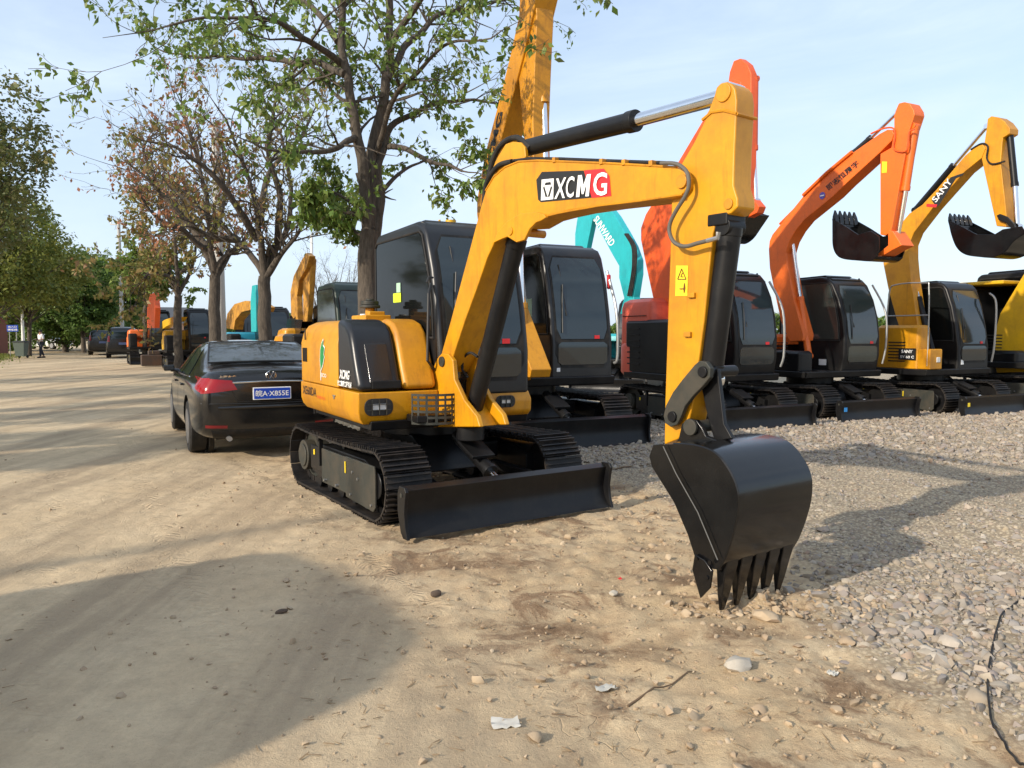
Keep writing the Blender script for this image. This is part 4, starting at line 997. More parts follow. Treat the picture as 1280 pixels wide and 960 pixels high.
rail(E_, [(.78, 1.02, .95), (.82, 1.03, 1.3), (.82, 1.03, 2.1), (.7, 1.0, 2.3)], r=.02)
mb = MB(); mb.box((.785, .12, .96), (.004, .08, .09)); mb.build('white_sticker', WHT, E_.root)
mb = MB(); mb.box((1.635, -.93, .25), (.004, .06, .07)); mb.build('yellow_marker', YST, E_.root)
# sixth: at the edge of the frame
G_ = Mach((10.95, 16.75), 26, 'bright yellow excavator at the right edge, only its boom and bonnet showing', ROW, 1.1)
undercarriage(G_.root)
std_upper(G_, BLK, BLK, 2.3, cab_style='flat', cab_top=2.6, nose=1.0)
tr = G_.plane(-.62)
extr_part(G_, tr, [(1243, 455), (1242, 420), (1250, 392), (1262, 372), (1280, 342), (1320, 280), (1380, 190), (1400, 190), (1405, 205), (1340, 320), (1300, 385), (1282, 415), (1282, 465), (1246, 466)], .32, 'boom', YEL3)
extr_part(G_, G_.plane(-.6), [(1385, 200), (1392, 165), (1402, 165), (1410, 200), (1405, 400), (1395, 400)], .26, 'arm', YEL3)
ram(G_, G_.plane(-.45), (1275, 455), (1310, 370), (1345, 300), .075, .04, YEL3, 'boom_cylinder')
mb = MB(G_.U); mb.prism([(-1.2, 2.31), (.3, 2.31), (.3, 2.38), (-1.2, 2.38)], -.9, .8); mb.build('hood_roof', YEL3, G_.root, .02)
# teal machine in the row behind
T_ = Mach((3.0, 20.5), 335, 'teal excavator standing behind the row, its folded boom above the red bonnet', None)
undercarriage(T_.root)
std_upper(T_, TEAL, BLK, 1.5, cab_top=2.4)
tr = T_.plane(0, R(20), (2.7, 19, 0))
Z4 = lambda *ps: [(710 + x / 8, 255 + y / 8) for x, y in ps]
bt = extr_part(T_, tr, Z4((205, 60), (300, 10), (400, 30), (470, 120), (570, 290), (640, 420), (690, 560), (690, 700), (655, 930), (680, 1100), (520, 1100), (560, 940), (510, 740), (510, 620), (430, 480), (330, 290)), .18, 'boom', TEAL)
extr_part(T_, T_.plane(.02, R(20), (2.7, 19, 0)), Z4((105, 60), (150, 0), (240, 20), (250, 130), (190, 420), (150, 620), (70, 620), (70, 300)), .15, 'arm', TEAL)
mb = MB(); tq = T_.plane(-.004, R(20), (2.7, 19, 0)); a_, b_, c_ = Z4((250, 160), (420, 430), (300, 110)); put_text(mb, 'SUNWARD', (tq(*a_), tq(*b_), tq(*c_)), .02); mb.build('boom_lettering', WHT, bt)
tq = T_.plane(-.05, R(20), (2.7, 19, 0))
for k in range(3):
    mb = MB(); mb.tube(spline([tq(*p) for p in Z4((570 + k * 14, 300), (640 + k * 16, 420), (650 + k * 16, 560), (640 + k * 14, 700), (600 + k * 16, 920))], 4), .025, 6); mb.build('hydraulic_hose', RUBB, bt)
# ------------------------------------------------------------------ machines further down the lane
FAR = 'excavators parked in the line behind the car'
def rel_pt(m, px, py, off=-.45):
    return m.plane(off)(px, py)
H0 = Mach((-4.05, 16.9), 30, 'yellow excavator with an open dark green glass cab, behind the thick tree trunk', FAR)
undercarriage(H0.root)
std_upper(H0, YEL, paint('dark green paint', (.012, .03, .02), .4, .3, (.05, .05, .04)), 1.5, glass=GLS2, cab_style='flat', cab_top=2.6)
H1 = Mach((-5.1, 20.5), 28, 'yellow excavator with a rusty boom folded upright beside the white pole', FAR)
undercarriage(H1.root); std_upper(H1, YEL, BLK, 1.65, cab_top=2.3)
RUSTY = paint('rusty yellow paint', (.55, .27, .03), .6, .75, (.16, .06, .02), scale=6)
tr = H1.plane(-.4)
extr_part(H1, tr, [(364, 400), (363, 365), (367, 345), (377, 325), (382, 317), (387, 320), (383, 335), (374, 350), (371, 370), (372, 402)], .16, 'boom', RUSTY)
extr_part(H1, H1.plane(-.3), [(378, 325), (383, 316), (389, 324), (387, 360), (384, 402), (379, 402)], .14, 'arm', RUSTY)
bucket(H1, H1.plane(-.6), [(360, 398), (358, 410), (362, 420), (370, 424), (376, 414)], [(378, 400)], .6, 4, (0, 0, 1), .08, BUCK)
H2 = Mach((-8.3, 25), 28, 'teal blue excavator seen over the roof of the black car', FAR)
undercarriage(H2.root); std_upper(H2, paint('teal blue paint', (.02, .28, .42), .4, .2, (.03, .1, .13)), BLK, 1.55, cab_top=2.35)
extr_part(H2, H2.plane(-.4), [(314, 415), (313, 378), (315, 357), (319, 356), (321, 380), (320, 415)], .12, 'boom', TEAL)
H3 = Mach((-10.3, 29), 28, 'yellow excavator with a low arched boom behind the teal blue one', FAR)
undercarriage(H3.root); std_upper(H3, YEL2, BLK, 1.5, cab_top=2.4)
extr_part(H3, H3.plane(-.4), [(281, 410), (284, 392), (293, 380), (306, 376), (322, 378), (330, 384), (328, 390), (315, 387), (302, 390), (294, 400), (292, 412)], .32, 'boom', RUSTY)
H4 = Mach((-14.2, 33.5), 30, 'yellow mini excavator with rounded tail beside the lane, right of the orange one', FAR, .95)
undercarriage(H4.root); std_upper(H4, YEL3, BLK, 1.75, cab_top=2.7)
extr_part(H4, H4.plane(-.4), [(205, 400), (200, 404), (196, 410), (199, 414), (208, 408), (222, 401), (225, 396), (216, 396)], .3, 'boom', YEL3)
H5 = Mach((-18.2, 38.5), 30, 'orange mini excavator nearest the black vans with red boom upright', FAR)
undercarriage(H5.root); std_upper(H5, ORB, BLK, 1.7, cab_top=2.65)
extr_part(H5, H5.plane(-.4), [(184, 410), (184, 385), (187, 368), (192, 366), (194, 385), (193, 410)], .2, 'boom', ORA)
p = gnd(190, 458)
mb = MB(); mb.box((0, 0, .28), (.9, .6, .5)); mb.box((.1, .05, .62), (.5, .5, .2)); o = mb.build('counterweight_block', paint('rusty iron', (.06, .04, .03), .7, .7, (.12, .06, .03)), bevel=.04); o.location = (p.x, p.y, 0); o.rotation_euler = (0, 0, .5)
tag(o, 'dark rusty iron block on the ground before the mini excavators', 'iron block')

# ------------------------------------------------------------------ cars
PBLK = paint('black car paint', (.005, .005, .006), .12, .3, (.03, .028, .022), scale=1.2, coat=.5, wear=0, spec=.4)
PDUST = PBLK
def car(name, label, cat, C, heading, P, kind='sedan', group=None, lod=0):
    """P: station list (x, bottom z, half width, belt z, deck/roof z, roof half width); heading = direction the nose points (radians from +X)"""
    root = empty(name, (C[0], C[1], 0), heading, label, cat, group)
    body = P['paint']
    rings = []
    for (x, zb, w_, zk, zd, wd) in P['st']:
        half = [(0, zb), (w_ * .80, zb), (w_ * .965, zb + .07), (w_, zb + .22), (w_ * 1.0, (zb + zk) / 2 + .10), (w_ * .985, zk - .04), (w_ * .95, zk), (wd + (w_ * .95 - wd) * .35, zk + (zd - zk) * .55), (wd, zd - .012 if zd > zk else zd), (wd * .55, zd + .012), (0, zd + .02)]
        ring = [(x, -y, z) for y, z in half] + [(x, y, z) for y, z in half[-2:0:-1]]
        rings.append(ring)
    mb = MB(); mb.loft(rings)
    me_o = mb.build('body', body, root, ang=180)
    sb = me_o.modifiers.new('sub', 'SUBSURF'); sb.levels = sb.render_levels = 2
    if P.get('angular'): sb.subdivision_type = 'SIMPLE'
    # wheel arches cut out of the shell
    cut = MB()
    for x in P['wheels']:
        for s in (-1, 1): cut.cyl((x, s * (P['hw'] + .25), P['wr'] + .01), (x, s * (P['hw'] - .34), P['wr'] + .01), P['wr'] * 1.17, 32)
    co_ = cut.build('cutter', body); co_.matrix_world = mat_of(root)
    def outward(o):
        bm = bmesh.new(); bm.from_mesh(o.data)
        if bm.calc_volume(signed=True) < 0: bmesh.ops.reverse_faces(bm, faces=bm.faces)
        bm.to_mesh(o.data); bm.free()
    outward(me_o); outward(co_)
    me_o.parent = None; me_o.matrix_world = mat_of(root)
    bo_ = me_o.modifiers.new('cut', 'BOOLEAN'); bo_.object = co_; bo_.operation = 'DIFFERENCE'; bo_.solver = 'FAST'
    bpy.context.view_layer.update(); dg = bpy.context.evaluated_depsgraph_get(); dg.update()
    nm = bpy.data.meshes.new_from_object(me_o.evaluated_get(dg)); me_o.modifiers.clear(); me_o.data = nm
    for p_ in nm.polygons: p_.use_smooth = True
    nm.set_sharp_from_angle(angle=R(38))
    me_o.parent = root; me_o.matrix_world = mat_of(root); me_o.matrix_parent_inverse = Matrix.Identity(4); me_o.matrix_basis = Matrix.Identity(4)
    bpy.data.objects.remove(co_)
    for x in P['wheels']:
        for s in (-1, 1):
            y1 = s * (P['hw'] - .015); y0 = s * (P['hw'] - .225); r_ = P['wr']
            mb = MB(); mb.tube([(x, y0, r_), (x, y0 + s * .02, r_), (x, y1 - s * .02, r_), (x, y1, r_)], [r_ * .93, r_, r_, r_ * .93], 32)
            wh = mb.build('wheel', RUBB, root)
            mb = MB(); mb.cyl((x, y1 - s * .01, r_), (x, y1 + s * .006, r_), r_ * .66, 28)
            rim = mb.build('rim', plain('alloy', (.30, .30, .31), .35, .9), wh)
            mb = MB(); mb.cyl((x, y1 - s * .28, r_), (x, y1 - s * .22, r_), r_ * 1.1, 24); mb.build('wheel_well', RUBB, wh)
    return root, me_o
def patch(root, rows, mat, name, off=.006, sub=0, parent=None):
    mb = MB(); mb.loft(rows, cap=False, closed=False); return mb.build(name, mat, parent or root, solid=off, sub=sub)
hd = math.atan2(.87, -.46)
SED = dict(hw=.895, wr=.335, wheels=(-1.33, 1.32), paint=PBLK, st=[
    (-2.26, .42, .62, .80, .86, .55), (-2.24, .30, .74, .86, .99, .60), (-2.14, .24, .83, .90, 1.075, .70), (-1.95, .22, .87, .90, 1.09, .72), (-1.62, .20, .885, .93, 1.12, .70), (-1.22, .19, .895, .95, 1.30, .63), (-.85, .19, .895, .95, 1.385, .58),
    (-.3, .19, .895, .94, 1.415, .57), (.3, .19, .895, .93, 1.39, .57), (.72, .19, .89, .92, 1.28, .60), (1.15, .20, .885, .90, 1.03, .68), (1.6, .21, .87, .84, .96, .68), (2.0, .23, .82, .76, .86, .60), (2.22, .30, .70, .66, .74, .50), (2.3, .40, .55, .58, .62, .40)])
rc = Vector((-2.92, 9.30)); hv = Vector((math.cos(hd), math.sin(hd)))
cs = rc + hv * 2.27
car_, body = car('parked_car', 'black dusty sedan with blue plate parked at the lane edge behind the yellow excavator', 'car', (cs.x, cs.y), hd, SED)
# glazing: rear window, side windows
def xz(a, b, k): return [a[i] + (b[i] - a[i]) * k for i in range(len(a))]
rw = []
for k in range(9):
    q = k / 8; x = -1.66 + q * .70; z = 1.135 + .24 * math.sin(q * 1.35) / math.sin(1.35) ; wb = .655 - .10 * q
    rw.append([(x - .028 * (1 - (j / 4 - 1) ** 2) - .012, wb * (j / 4 - 1), z + .014 + .012 * (1 - (j / 4 - 1) ** 2)) for j in range(9)])
patch(car_, rw, plain('car rear glass', (.05, .062, .068), .06, 0, .9), 'rear_window')
mb = MB(); bd = [rw[0][j] for j in range(9)] + [rw[i][8] for i in range(1, 9)] + [rw[8][j] for j in range(7, -1, -1)] + [rw[i][0] for i in range(7, -1, -1)]
mb.tube(bd, .012, 6); mb.build('window_trim', BLKP, car_)
# bring side glass onto the body by ray casting
bpy.context.view_layer.update()
from mathutils.bvhtree import BVHTree
def body_bvh(o):
    me = o.data; return BVHTree.FromPolygons([v.co.copy() for v in me.vertices], [tuple(p.vertices) for p in me.polygons])
bv = body_bvh(body)
def snap(p, d, off):
    d = Vector(d); h = bv.ray_cast(Vector(p), d)
    if h[0] is None: h = bv.find_nearest(Vector(p))
    return h[0] - d.normalized() * off
def snapped(root, poly, n, d, mat, name, off=.006, grid=7, parent=None, sol=.004):
    """quad (bl, br, tr, tl) in the plane facing -d, laid on the body surface"""
    bl, br_q, tr_q, tl = [Vector(p) for p in poly]; rows = []
    for i in range(grid):
        v = i / (grid - 1); rows.append([snap(bl.lerp(br_q, u / (grid * 2 - 2)).lerp(tl.lerp(tr_q, u / (grid * 2 - 2)), v), d, off) for u in range(grid * 2 - 1)])
    return patch(root, rows, mat, name, sol, 0, parent)
for s in (-1, 1):
    sg_ = snapped(car_, [(-1.12, s * 2, .985), (-.15, s * 2, .97), (-.22, s * 2, 1.375), (-.72, s * 2, 1.36)], 0, (0, -s, 0), GLS, 'side_window')
    snapped(car_, [(-.09, s * 2, .97), (.86, s * 2, .96), (.42, s * 2, 1.32), (-.14, s * 2, 1.38)], 0, (0, -s, 0), GLS, 'side_window')
    mb = MB(); mb.tube([snap((x, s * 2, z), (0, -s, 0), .002) for x, z in ((-1.25, .965), (-.6, .955), (.2, .945), (.95, .94))], .008, 6); mb.build('chrome_trim', CHR, car_)
    for x in (-.72, .28):
        q = snap((x, s * 2, .84), (0, -s, 0), 0); mb = MB(); mb.box(q + Vector((0, s * .015, 0)), (.17, .03, .028)); mb.build('door_handle', PBLK, car_, .008)
    mb = MB()
    for x in (-1.02, -.10, .92): mb.tube([snap((x + (0 if z > .5 else .04), s * 2, z), (0, -s, 0), -.001) for z in (.92, .8, .65, .5, .35)], .0035, 4)
    mb.build('door_gap', BLKP, car_)
    q = Vector((.72, s * .93, 1.0)); mb = MB(); mb.tube([(.70, s * .78, .95), (.72, s * .92, .97)], .03, 8); mb.build('mirror_stalk', PBLK, car_)
    q = Vector((.72, s * .95, 1.0)); mb = MB(); mb.loft([[q + Vector((x_ + k * .09 - .04, y_ * (1 - .25 * k), z_ * (1 - .25 * k))) for x_, y_, z_ in ((0, -.09, -.045), (0, .07, -.05), (0, .08, .04), (0, -.08, .05))] for k in (0, .6, 1)]); mb.build('door_mirror', PBLK, car_, .02, 3)
# tail: lamps, chrome strip, plate, badge, bumper features
yl = [snapped(car_, [(-3, s * .40, .845), (-3, s * .80, .80), (-3, s * .80, .985), (-3, s * .46, .955)], 0, (1, 0, 0), TLR, 'tail_lamp', .010) for s in (-1, 1)]
for s in (-1, 1):
    snapped(car_, [(-2.21, s * 2, .80), (-1.98, s * 2, .86), (-1.90, s * 2, .975), (-2.17, s * 2, .985)], 0, (0, -s, 0), TLR, 'tail_lamp_side', .008)
    snapped(car_, [(-3, s * .52, .385), (-3, s * .76, .395), (-3, s * .76, .43), (-3, s * .52, .42)], 0, (1, 0, 0), plain('dark reflector', (.16, .008, .01), .3), 'reflector', .008, 4)
mb = MB(); mb.tube([snap((-3, y, .935 - .02 * abs(y)), (1, 0, 0), .004) for y in [-.45 + .09 * i for i in range(11)]], .011, 6); mb.build('chrome_strip', CHR, car_)
for (z, yy, nm) in ((.665, .80, 'bumper_gap'), (.985, .0, None)):
    if nm: mb = MB(); mb.tube([snap((-3, -yy + yy / 8 * i, z + .02 * abs(-1 + i / 8)), (1, 0, 0), .0) for i in range(17)], .006, 5); mb.build(nm, BLKP, car_)
mb = MB(); mb.tube([snap((-3, -.62 + 1.24 / 12 * i, .63), (1, 0, 0), -.004) for i in range(13)], .022, 8); mb.build('bumper_edge', PBLK, car_)
snapped(car_, [(-3, -.66, .24), (-3, .66, .24), (-3, .70, .36), (-3, -.70, .36)], 0, (1, 0, 0), RUBB, 'bumper_insert', .006)
q = snap((-3, 0, .80), (1, 0, 0), .012); PX = q.x - .008
pl = MB(); pl.box((PX, 0, .79), (.012, .45, .15)); plt = pl.build('number_plate', WHT, car_, .004)
pl = MB(); pl.box((PX - .0075, 0, .79), (.003, .425, .127)); pl.build('plate_field', BLU, plt)
pl = MB(); put_text(pl, '皖A·X855E', ((PX - .0105, .195, .752), (PX - .0105, -.195, .752), (PX - .0105, .195, .832)), .012); pl.build('plate_lettering', WHT, plt)
q = snap((-3, 0, 1.0), (1, 0, 0), .006)
mb = MB(); nb = 24; mb.tube([(q.x + .0, .058 * math.cos(2 * math.pi * i / nb), 1.0 + .058 * math.sin(2 * math.pi * i / nb)) for i in range(nb + 1)], .006, 6)
for pts in (((-.030, .050), (0, -.004), (.030, .050)), ((-.050, .028), (-.024, -.048), (0, .002), (.024, -.048), (.050, .028))):
    mb.tube([(q.x - .004, a_, 1.0 + b_) for a_, b_ in pts], .0055, 5)
mb.build('badge', CHR, car_)
mb = MB(); q2 = snap((-3, .48, 1.0), (1, 0, 0), .004); put_text(mb, '上海大众', ((q2.x - .004, .60, .985), (q2.x + .0, .40, .985), (q2.x - .004, .60, 1.015)), .03); mb.build('badge_lettering', CHR, car_)
mb = MB(); mb.tube([snap((-3, y, z), (1, 0, 0), -.001) for y, z in ((-.72, 1.02), (-.66, .98), (-.46, .965), (-.46, .84), (-.40, .70), (0, .69), (.40, .70), (.46, .84), (.46, .965), (.66, .98), (.72, 1.02))], .0045, 4); mb.build('boot_gap', BLKP, car_)
mb = MB(); mb.cyl((-2.1, .5, .26), (-2.28, .5, .26), .03, 12); mb.build('exhaust', STL, car_)
mb = MB(); mb.box((0, 0, .30), (4.1, 1.25, .14)); mb.build('underbody', RUBB, car_)

VAN = dict(hw=.93, wr=.34, wheels=(-1.55, 1.45), paint=PBLK, st=[
    (-2.42, .45, .72, 1.0, 1.05, .62), (-2.40, .30, .82, 1.05, 1.55, .66), (-2.32, .24, .90, 1.06, 1.80, .70), (-2.1, .21, .92, 1.06, 1.88, .74), (-1.5, .20, .93, 1.06, 1.90, .75), (-.6, .2, .93, 1.05, 1.91, .75), (.4, .2, .93, 1.04, 1.88, .75),
    (.95, .2, .93, 1.03, 1.70, .74), (1.45, .2, .92, 1.0, 1.28, .74), (1.8, .22, .90, .95, 1.1, .70), (2.2, .25, .84, .82, .92, .6), (2.4, .35, .7, .7, .75, .5)])
def van(C, label, st=None):
    global bv
    r_, bd_ = car('parked_van', label, 'van', C, hd, st or VAN, group='black vans parked at the end of the line')
    bv = body_bvh(bd_)
    snapped(r_, [(-4, -.62, 1.16), (-4, .62, 1.16), (-4, .58, 1.68), (-4, -.58, 1.68)], 0, (1, 0, 0), GLS, 'rear_window', .01)
    for s in (-1, 1):
        snapped(r_, [(-4, s * .70, 1.0), (-4, s * .84, 1.0), (-4, s * .80, 1.35), (-4, s * .70, 1.35)], 0, (1, 0, 0), TLR, 'tail_lamp', .012, 4)
        snapped(r_, [(-2.1, s * 2, 1.14), (-.6, s * 2, 1.14), (-.6, s * 2, 1.66), (-2.0, s * 2, 1.66)], 0, (0, -s, 0), GLS, 'side_window', .01)
        snapped(r_, [(-.5, s * 2, 1.14), (1.1, s * 2, 1.12), (.6, s * 2, 1.60), (-.5, s * 2, 1.66)], 0, (0, -s, 0), GLS, 'side_window', .01)
        mb = MB(); mb.box((1.0, s * 1.03, 1.15), (.10, .2, .16)); mb.build('door_mirror', PBLK, r_, .03)
    mb = MB(); mb.box((-2.455, 0, .88), (.02, .45, .14)); mb.build('number_plate', plain('blue-white plate', (.10, .13, .25), .5), r_)
    return r_
van((-24.9, 49.0), 'black van with upright rear window parked beyond the orange mini excavator')
SUV = dict(VAN); SUV['st'] = [(x, a, b_, c_ * .98, (d_ if d_ < 1.3 else d_ * .92), e_) for x, a, b_, c_, d_, e_ in VAN['st']]
van((-29.6, 55.5), 'black sport utility parked just ahead of the black van', SUV)
WCAR = dict(SED); WCAR['paint'] = paint('white car paint', (.72, .73, .74), .25, .1, (.3, .28, .25), coat=1)
def small_car(C, head, label):
    global bv
    r_, bd_ = car('parked_car', label, 'car', C, head, WCAR); bv = body_bvh(bd_)
    for s in (-1, 1):
        snapped(r_, [(-1.12, s * 2, .985), (-.15, s * 2, .97), (-.22, s * 2, 1.375), (-.72, s * 2, 1.36)], 0, (0, -s, 0), GLS, 'side_window')
        snapped(r_, [(-.09, s * 2, .97), (.86, s * 2, .96), (.42, s * 2, 1.32), (-.14, s * 2, 1.38)], 0, (0, -s, 0), GLS, 'side_window')
    snapped(r_, [(4, .6, 1.0), (4, -.6, 1.0), (4, -.52, 1.36), (4, .52, 1.36)], 0, (-1, 0, 0), GLS, 'windscreen', .01)
    return r_
small_car((-44.6, 74), R(-20), 'white car standing across the end of the lane behind the walking person')
# unseen van added left of the camera, shaped to cast the near-lane shadow
SHADOW_VAN = dict(VAN); SHADOW_VAN['paint'] = paint('grey van paint', (.3, .31, .32), .35, .3, (.2, .18, .15)); SHADOW_VAN['st'] = [(x * .72, a, b_, c_ * 1.1, (d_ if d_ < 1.3 else d_ * 1.22), e_ * 1.1) for x, a, b_, c_, d_, e_ in VAN['st']]
SHADOW_VAN['wheels'] = (-1.1, 1.05); SHADOW_VAN['angular'] = True
cv = Vector((-5.5, 2.3)) + Vector((.60, -.8)) * 1.7 + Vector((-.8, -.6)) * .55
car('parked_van', 'grey high-roof van added outside the frame to shade the near lane', 'van', (cv.x, cv.y), math.atan2(-.8, .60), SHADOW_VAN)

# ------------------------------------------------------------------ poles, sign, bin, scooter
CONC = plain('weathered concrete', (.42, .41, .38), .85)
def pole(px, D, ztop, r, label, mat=CONC, arm=None, cat='pole', name='utility_pole'):
    x = (px - 640) / F * D * 1.0; root = empty(name, (x, D, 0), 0, label, cat)
    mb = MB(); mb.tube([(0, 0, -.2), (0, 0, ztop)], [r, r * .7], 14); mb.build('post', mat, root)
    if arm:
        mb = MB(); mb.box((0, 0, ztop - .35), (arm, .08, .08)); mb.build('crossarm', STL, root)
        for k in (-.45, 0, .45):
            mb = MB(); mb.tube([(k * arm, 0, ztop - .31), (k * arm, 0, ztop - .22), (k * arm, 0, ztop - .14)], [.03, .05, .025], 8); mb.build('insulator', WHT, root)
    return root
pole(154, 56, 9.7, .15, 'tall thin grey utility pole beyond the black vans', arm=1.2)
pole(277, 22, 7.4, .16, 'pale concrete pole behind the brown-leaved trees')
pole(392, 40, 6.6, .10, 'white post beside the rusty upright boom', WHT)
pole(30, 50, 3.4, .11, 'short white post behind the rubbish bin', WHT, name='marker_post')
rp = empty('utility_pole', (-13.7, -3.6, 0), 0, 'concrete pole left of the lane, outside the frame, casting the thin shadow', 'pole')
mb = MB(); mb.tube([(0, 0, -.2), (0, 0, 8.2)], [.16, .07], 14); mb.build('post', CONC, rp)
# blue direction sign
sr = empty('road_sign', ((17.5 - 640) / F * 49, 49, 0), R(10), 'small blue sign board with white lettering under the left trees', 'sign')
mb = MB(); mb.box((0, -.03, 1.52 + .30), (.66, .03, .42)); bo2 = mb.build('sign_board', BLU, sr, .01)
mb = MB(); put_text(mb, '出入口', ((-.24, -.048, 1.86), (.24, -.048, 1.86), (-.24, -.048, 1.98)), .02); put_text(mb, '停车场', ((-.28, -.048, 1.66), (.28, -.048, 1.66), (-.28, -.048, 1.80)), .02); mb.build('sign_lettering', WHT, bo2)
for s in (-1, 1):
    mb = MB(); mb.tube([(s * .2, 0, 0), (s * .2, 0, 2.0)], .025, 8); mb.build('leg', STL, sr)
# wheelie bin
br0 = empty('rubbish_bin', ((27 - 640) / F * 46.5, 46.5, 0), R(8), 'grey green wheeled rubbish bin at the left lane edge', 'bin')
mb = MB(); mb.loft([[(sx * w_, sy * d_, z) for sx, sy in ((-1, -1), (1, -1), (1, 1), (-1, 1))] for z, w_, d_ in ((.12, .24, .22), (.95, .32, .33))]); mb.build('bin_body', plain('grey green plastic', (.10, .13, .11), .6), br0, .02)
mb = MB(); mb.loft([[(sx * w_, sy * w_, z) for sx, sy in ((-1, -1), (1, -1), (1, 1), (-1, 1))] for z, w_ in ((.955, .36), (1.0, .35), (1.06, .24))]); mb.build('lid', plain('dark lid plastic', (.04, .045, .045), .5), br0, .015)
for s in (-1, 1):
    mb = MB(); mb.cyl((s * .2, .24, .1), (s * .26, .24, .1), .10, 16); mb.build('wheel', RUBB, br0)
# scooter
sc0 = empty('scooter', ((82.5 - 640) / F * 68, 68, 0), R(-70), 'white motor scooter standing at the far end of the lane', 'scooter')
for x in (-.6, .62):
    mb = MB(); n_ = 20; mb.tube([(x + .2 * math.cos(2 * math.pi * i / n_), 0, .25 + .2 * math.sin(2 * math.pi * i / n_)) for i in range(n_ + 1)], .055, 8); mb.build('wheel', RUBB, sc0)
mb = MB(); mb.loft([[(x, sy * w_, z) for sy, z in ((-1, z0), (1, z0), (1, z1), (-1, z1))] for x, w_, z0, z1 in ((-.85, .06, .55, .68), (-.6, .15, .40, .74), (-.15, .16, .30, .72), (0, .15, .26, .36), (.35, .15, .26, .36), (.45, .14, .3, .95), (.52, .06, .6, 1.0))]); mb.build('body', WHT, sc0, .03, 3)
mb = MB(); mb.loft([[(x, sy * w_, z) for sy, z in ((-1, z0), (1, z0), (1, z1), (-1, z1))] for x, w_, z0, z1 in ((-.75, .12, .74, .80), (-.5, .15, .75, .84), (0, .12, .73, .79))]); mb.build('seat', BLKP, sc0, .03, 2)
mb = MB(); mb.tube([(.62, 0, .25), (.48, 0, .95), (.42, 0, 1.05)], .03, 8); mb.tube([(.36, -.33, 1.06), (.42, 0, 1.05), (.36, .33, 1.06)], .02, 8); mb.build('handlebar', BLKP, sc0)
mb = MB(); mb.cyl((.50, 0, .93), (.56, 0, .93), .07, 14); mb.build('headlight', LENS, sc0)

# ------------------------------------------------------------------ buildings far behind
hb = empty('gabled_house', (-47.5, 100, 0), R(20), 'low house with dark pitched roof behind the black vans', 'house')
mb = MB(); mb.box((0, 0, 1.4), (10, 7, 2.8)); mb.build('wall', plain('pink render', (.48, .33, .26), .9), hb)
mb = MB(); mb.extr([(-5.6, -4.2, 2.75), (-5.6, 4.2, 2.75), (-5.6, 0, 4.9)], (11.2, 0, 0)); mb.build('roof', plain('dark roof tiles', (.07, .075, .085), .8), hb)
for x in (-3.2, 0, 3.2):
    mb = MB(); mb.box((x, -3.52, 1.5), (1.1, .06, 1.2)); wn = mb.build('window', GLS, hb)
    mb = MB(); mb.box((x, -3.56, .86), (1.3, .12, .07)); mb.build('sill', CONC, wn)
kb = empty('roadside_shop', (-38.3, 52.5, 0), R(12), 'small red-fronted roadside shop under the left trees', 'shop')
mb = MB(); mb.box((0, 0, 1.3), (5.5, 3.5, 2.6)); mb.build('wall', plain('shop brick', (.30, .12, .09), .9), kb)
mb = MB(); mb.prism([(-2.9, 2.6), (2.9, 2.6), (2.9, 2.75), (-2.9, 2.75)], -2.0, 2.0); mb.build('roof', plain('tin roof', (.25, .25, .25), .6), kb)
mb = MB(); mb.box((.3, -1.80, 1.75), (4.4, .08, .55)); mb.build('red_panel', plain('red panel', (.42, .04, .04), .6), kb)
mb = MB(); mb.box((.3, -1.79, .75), (3.2, .06, 1.2)); mb.build('shutter', plain('dark shutter', (.04, .03, .03), .6), kb)

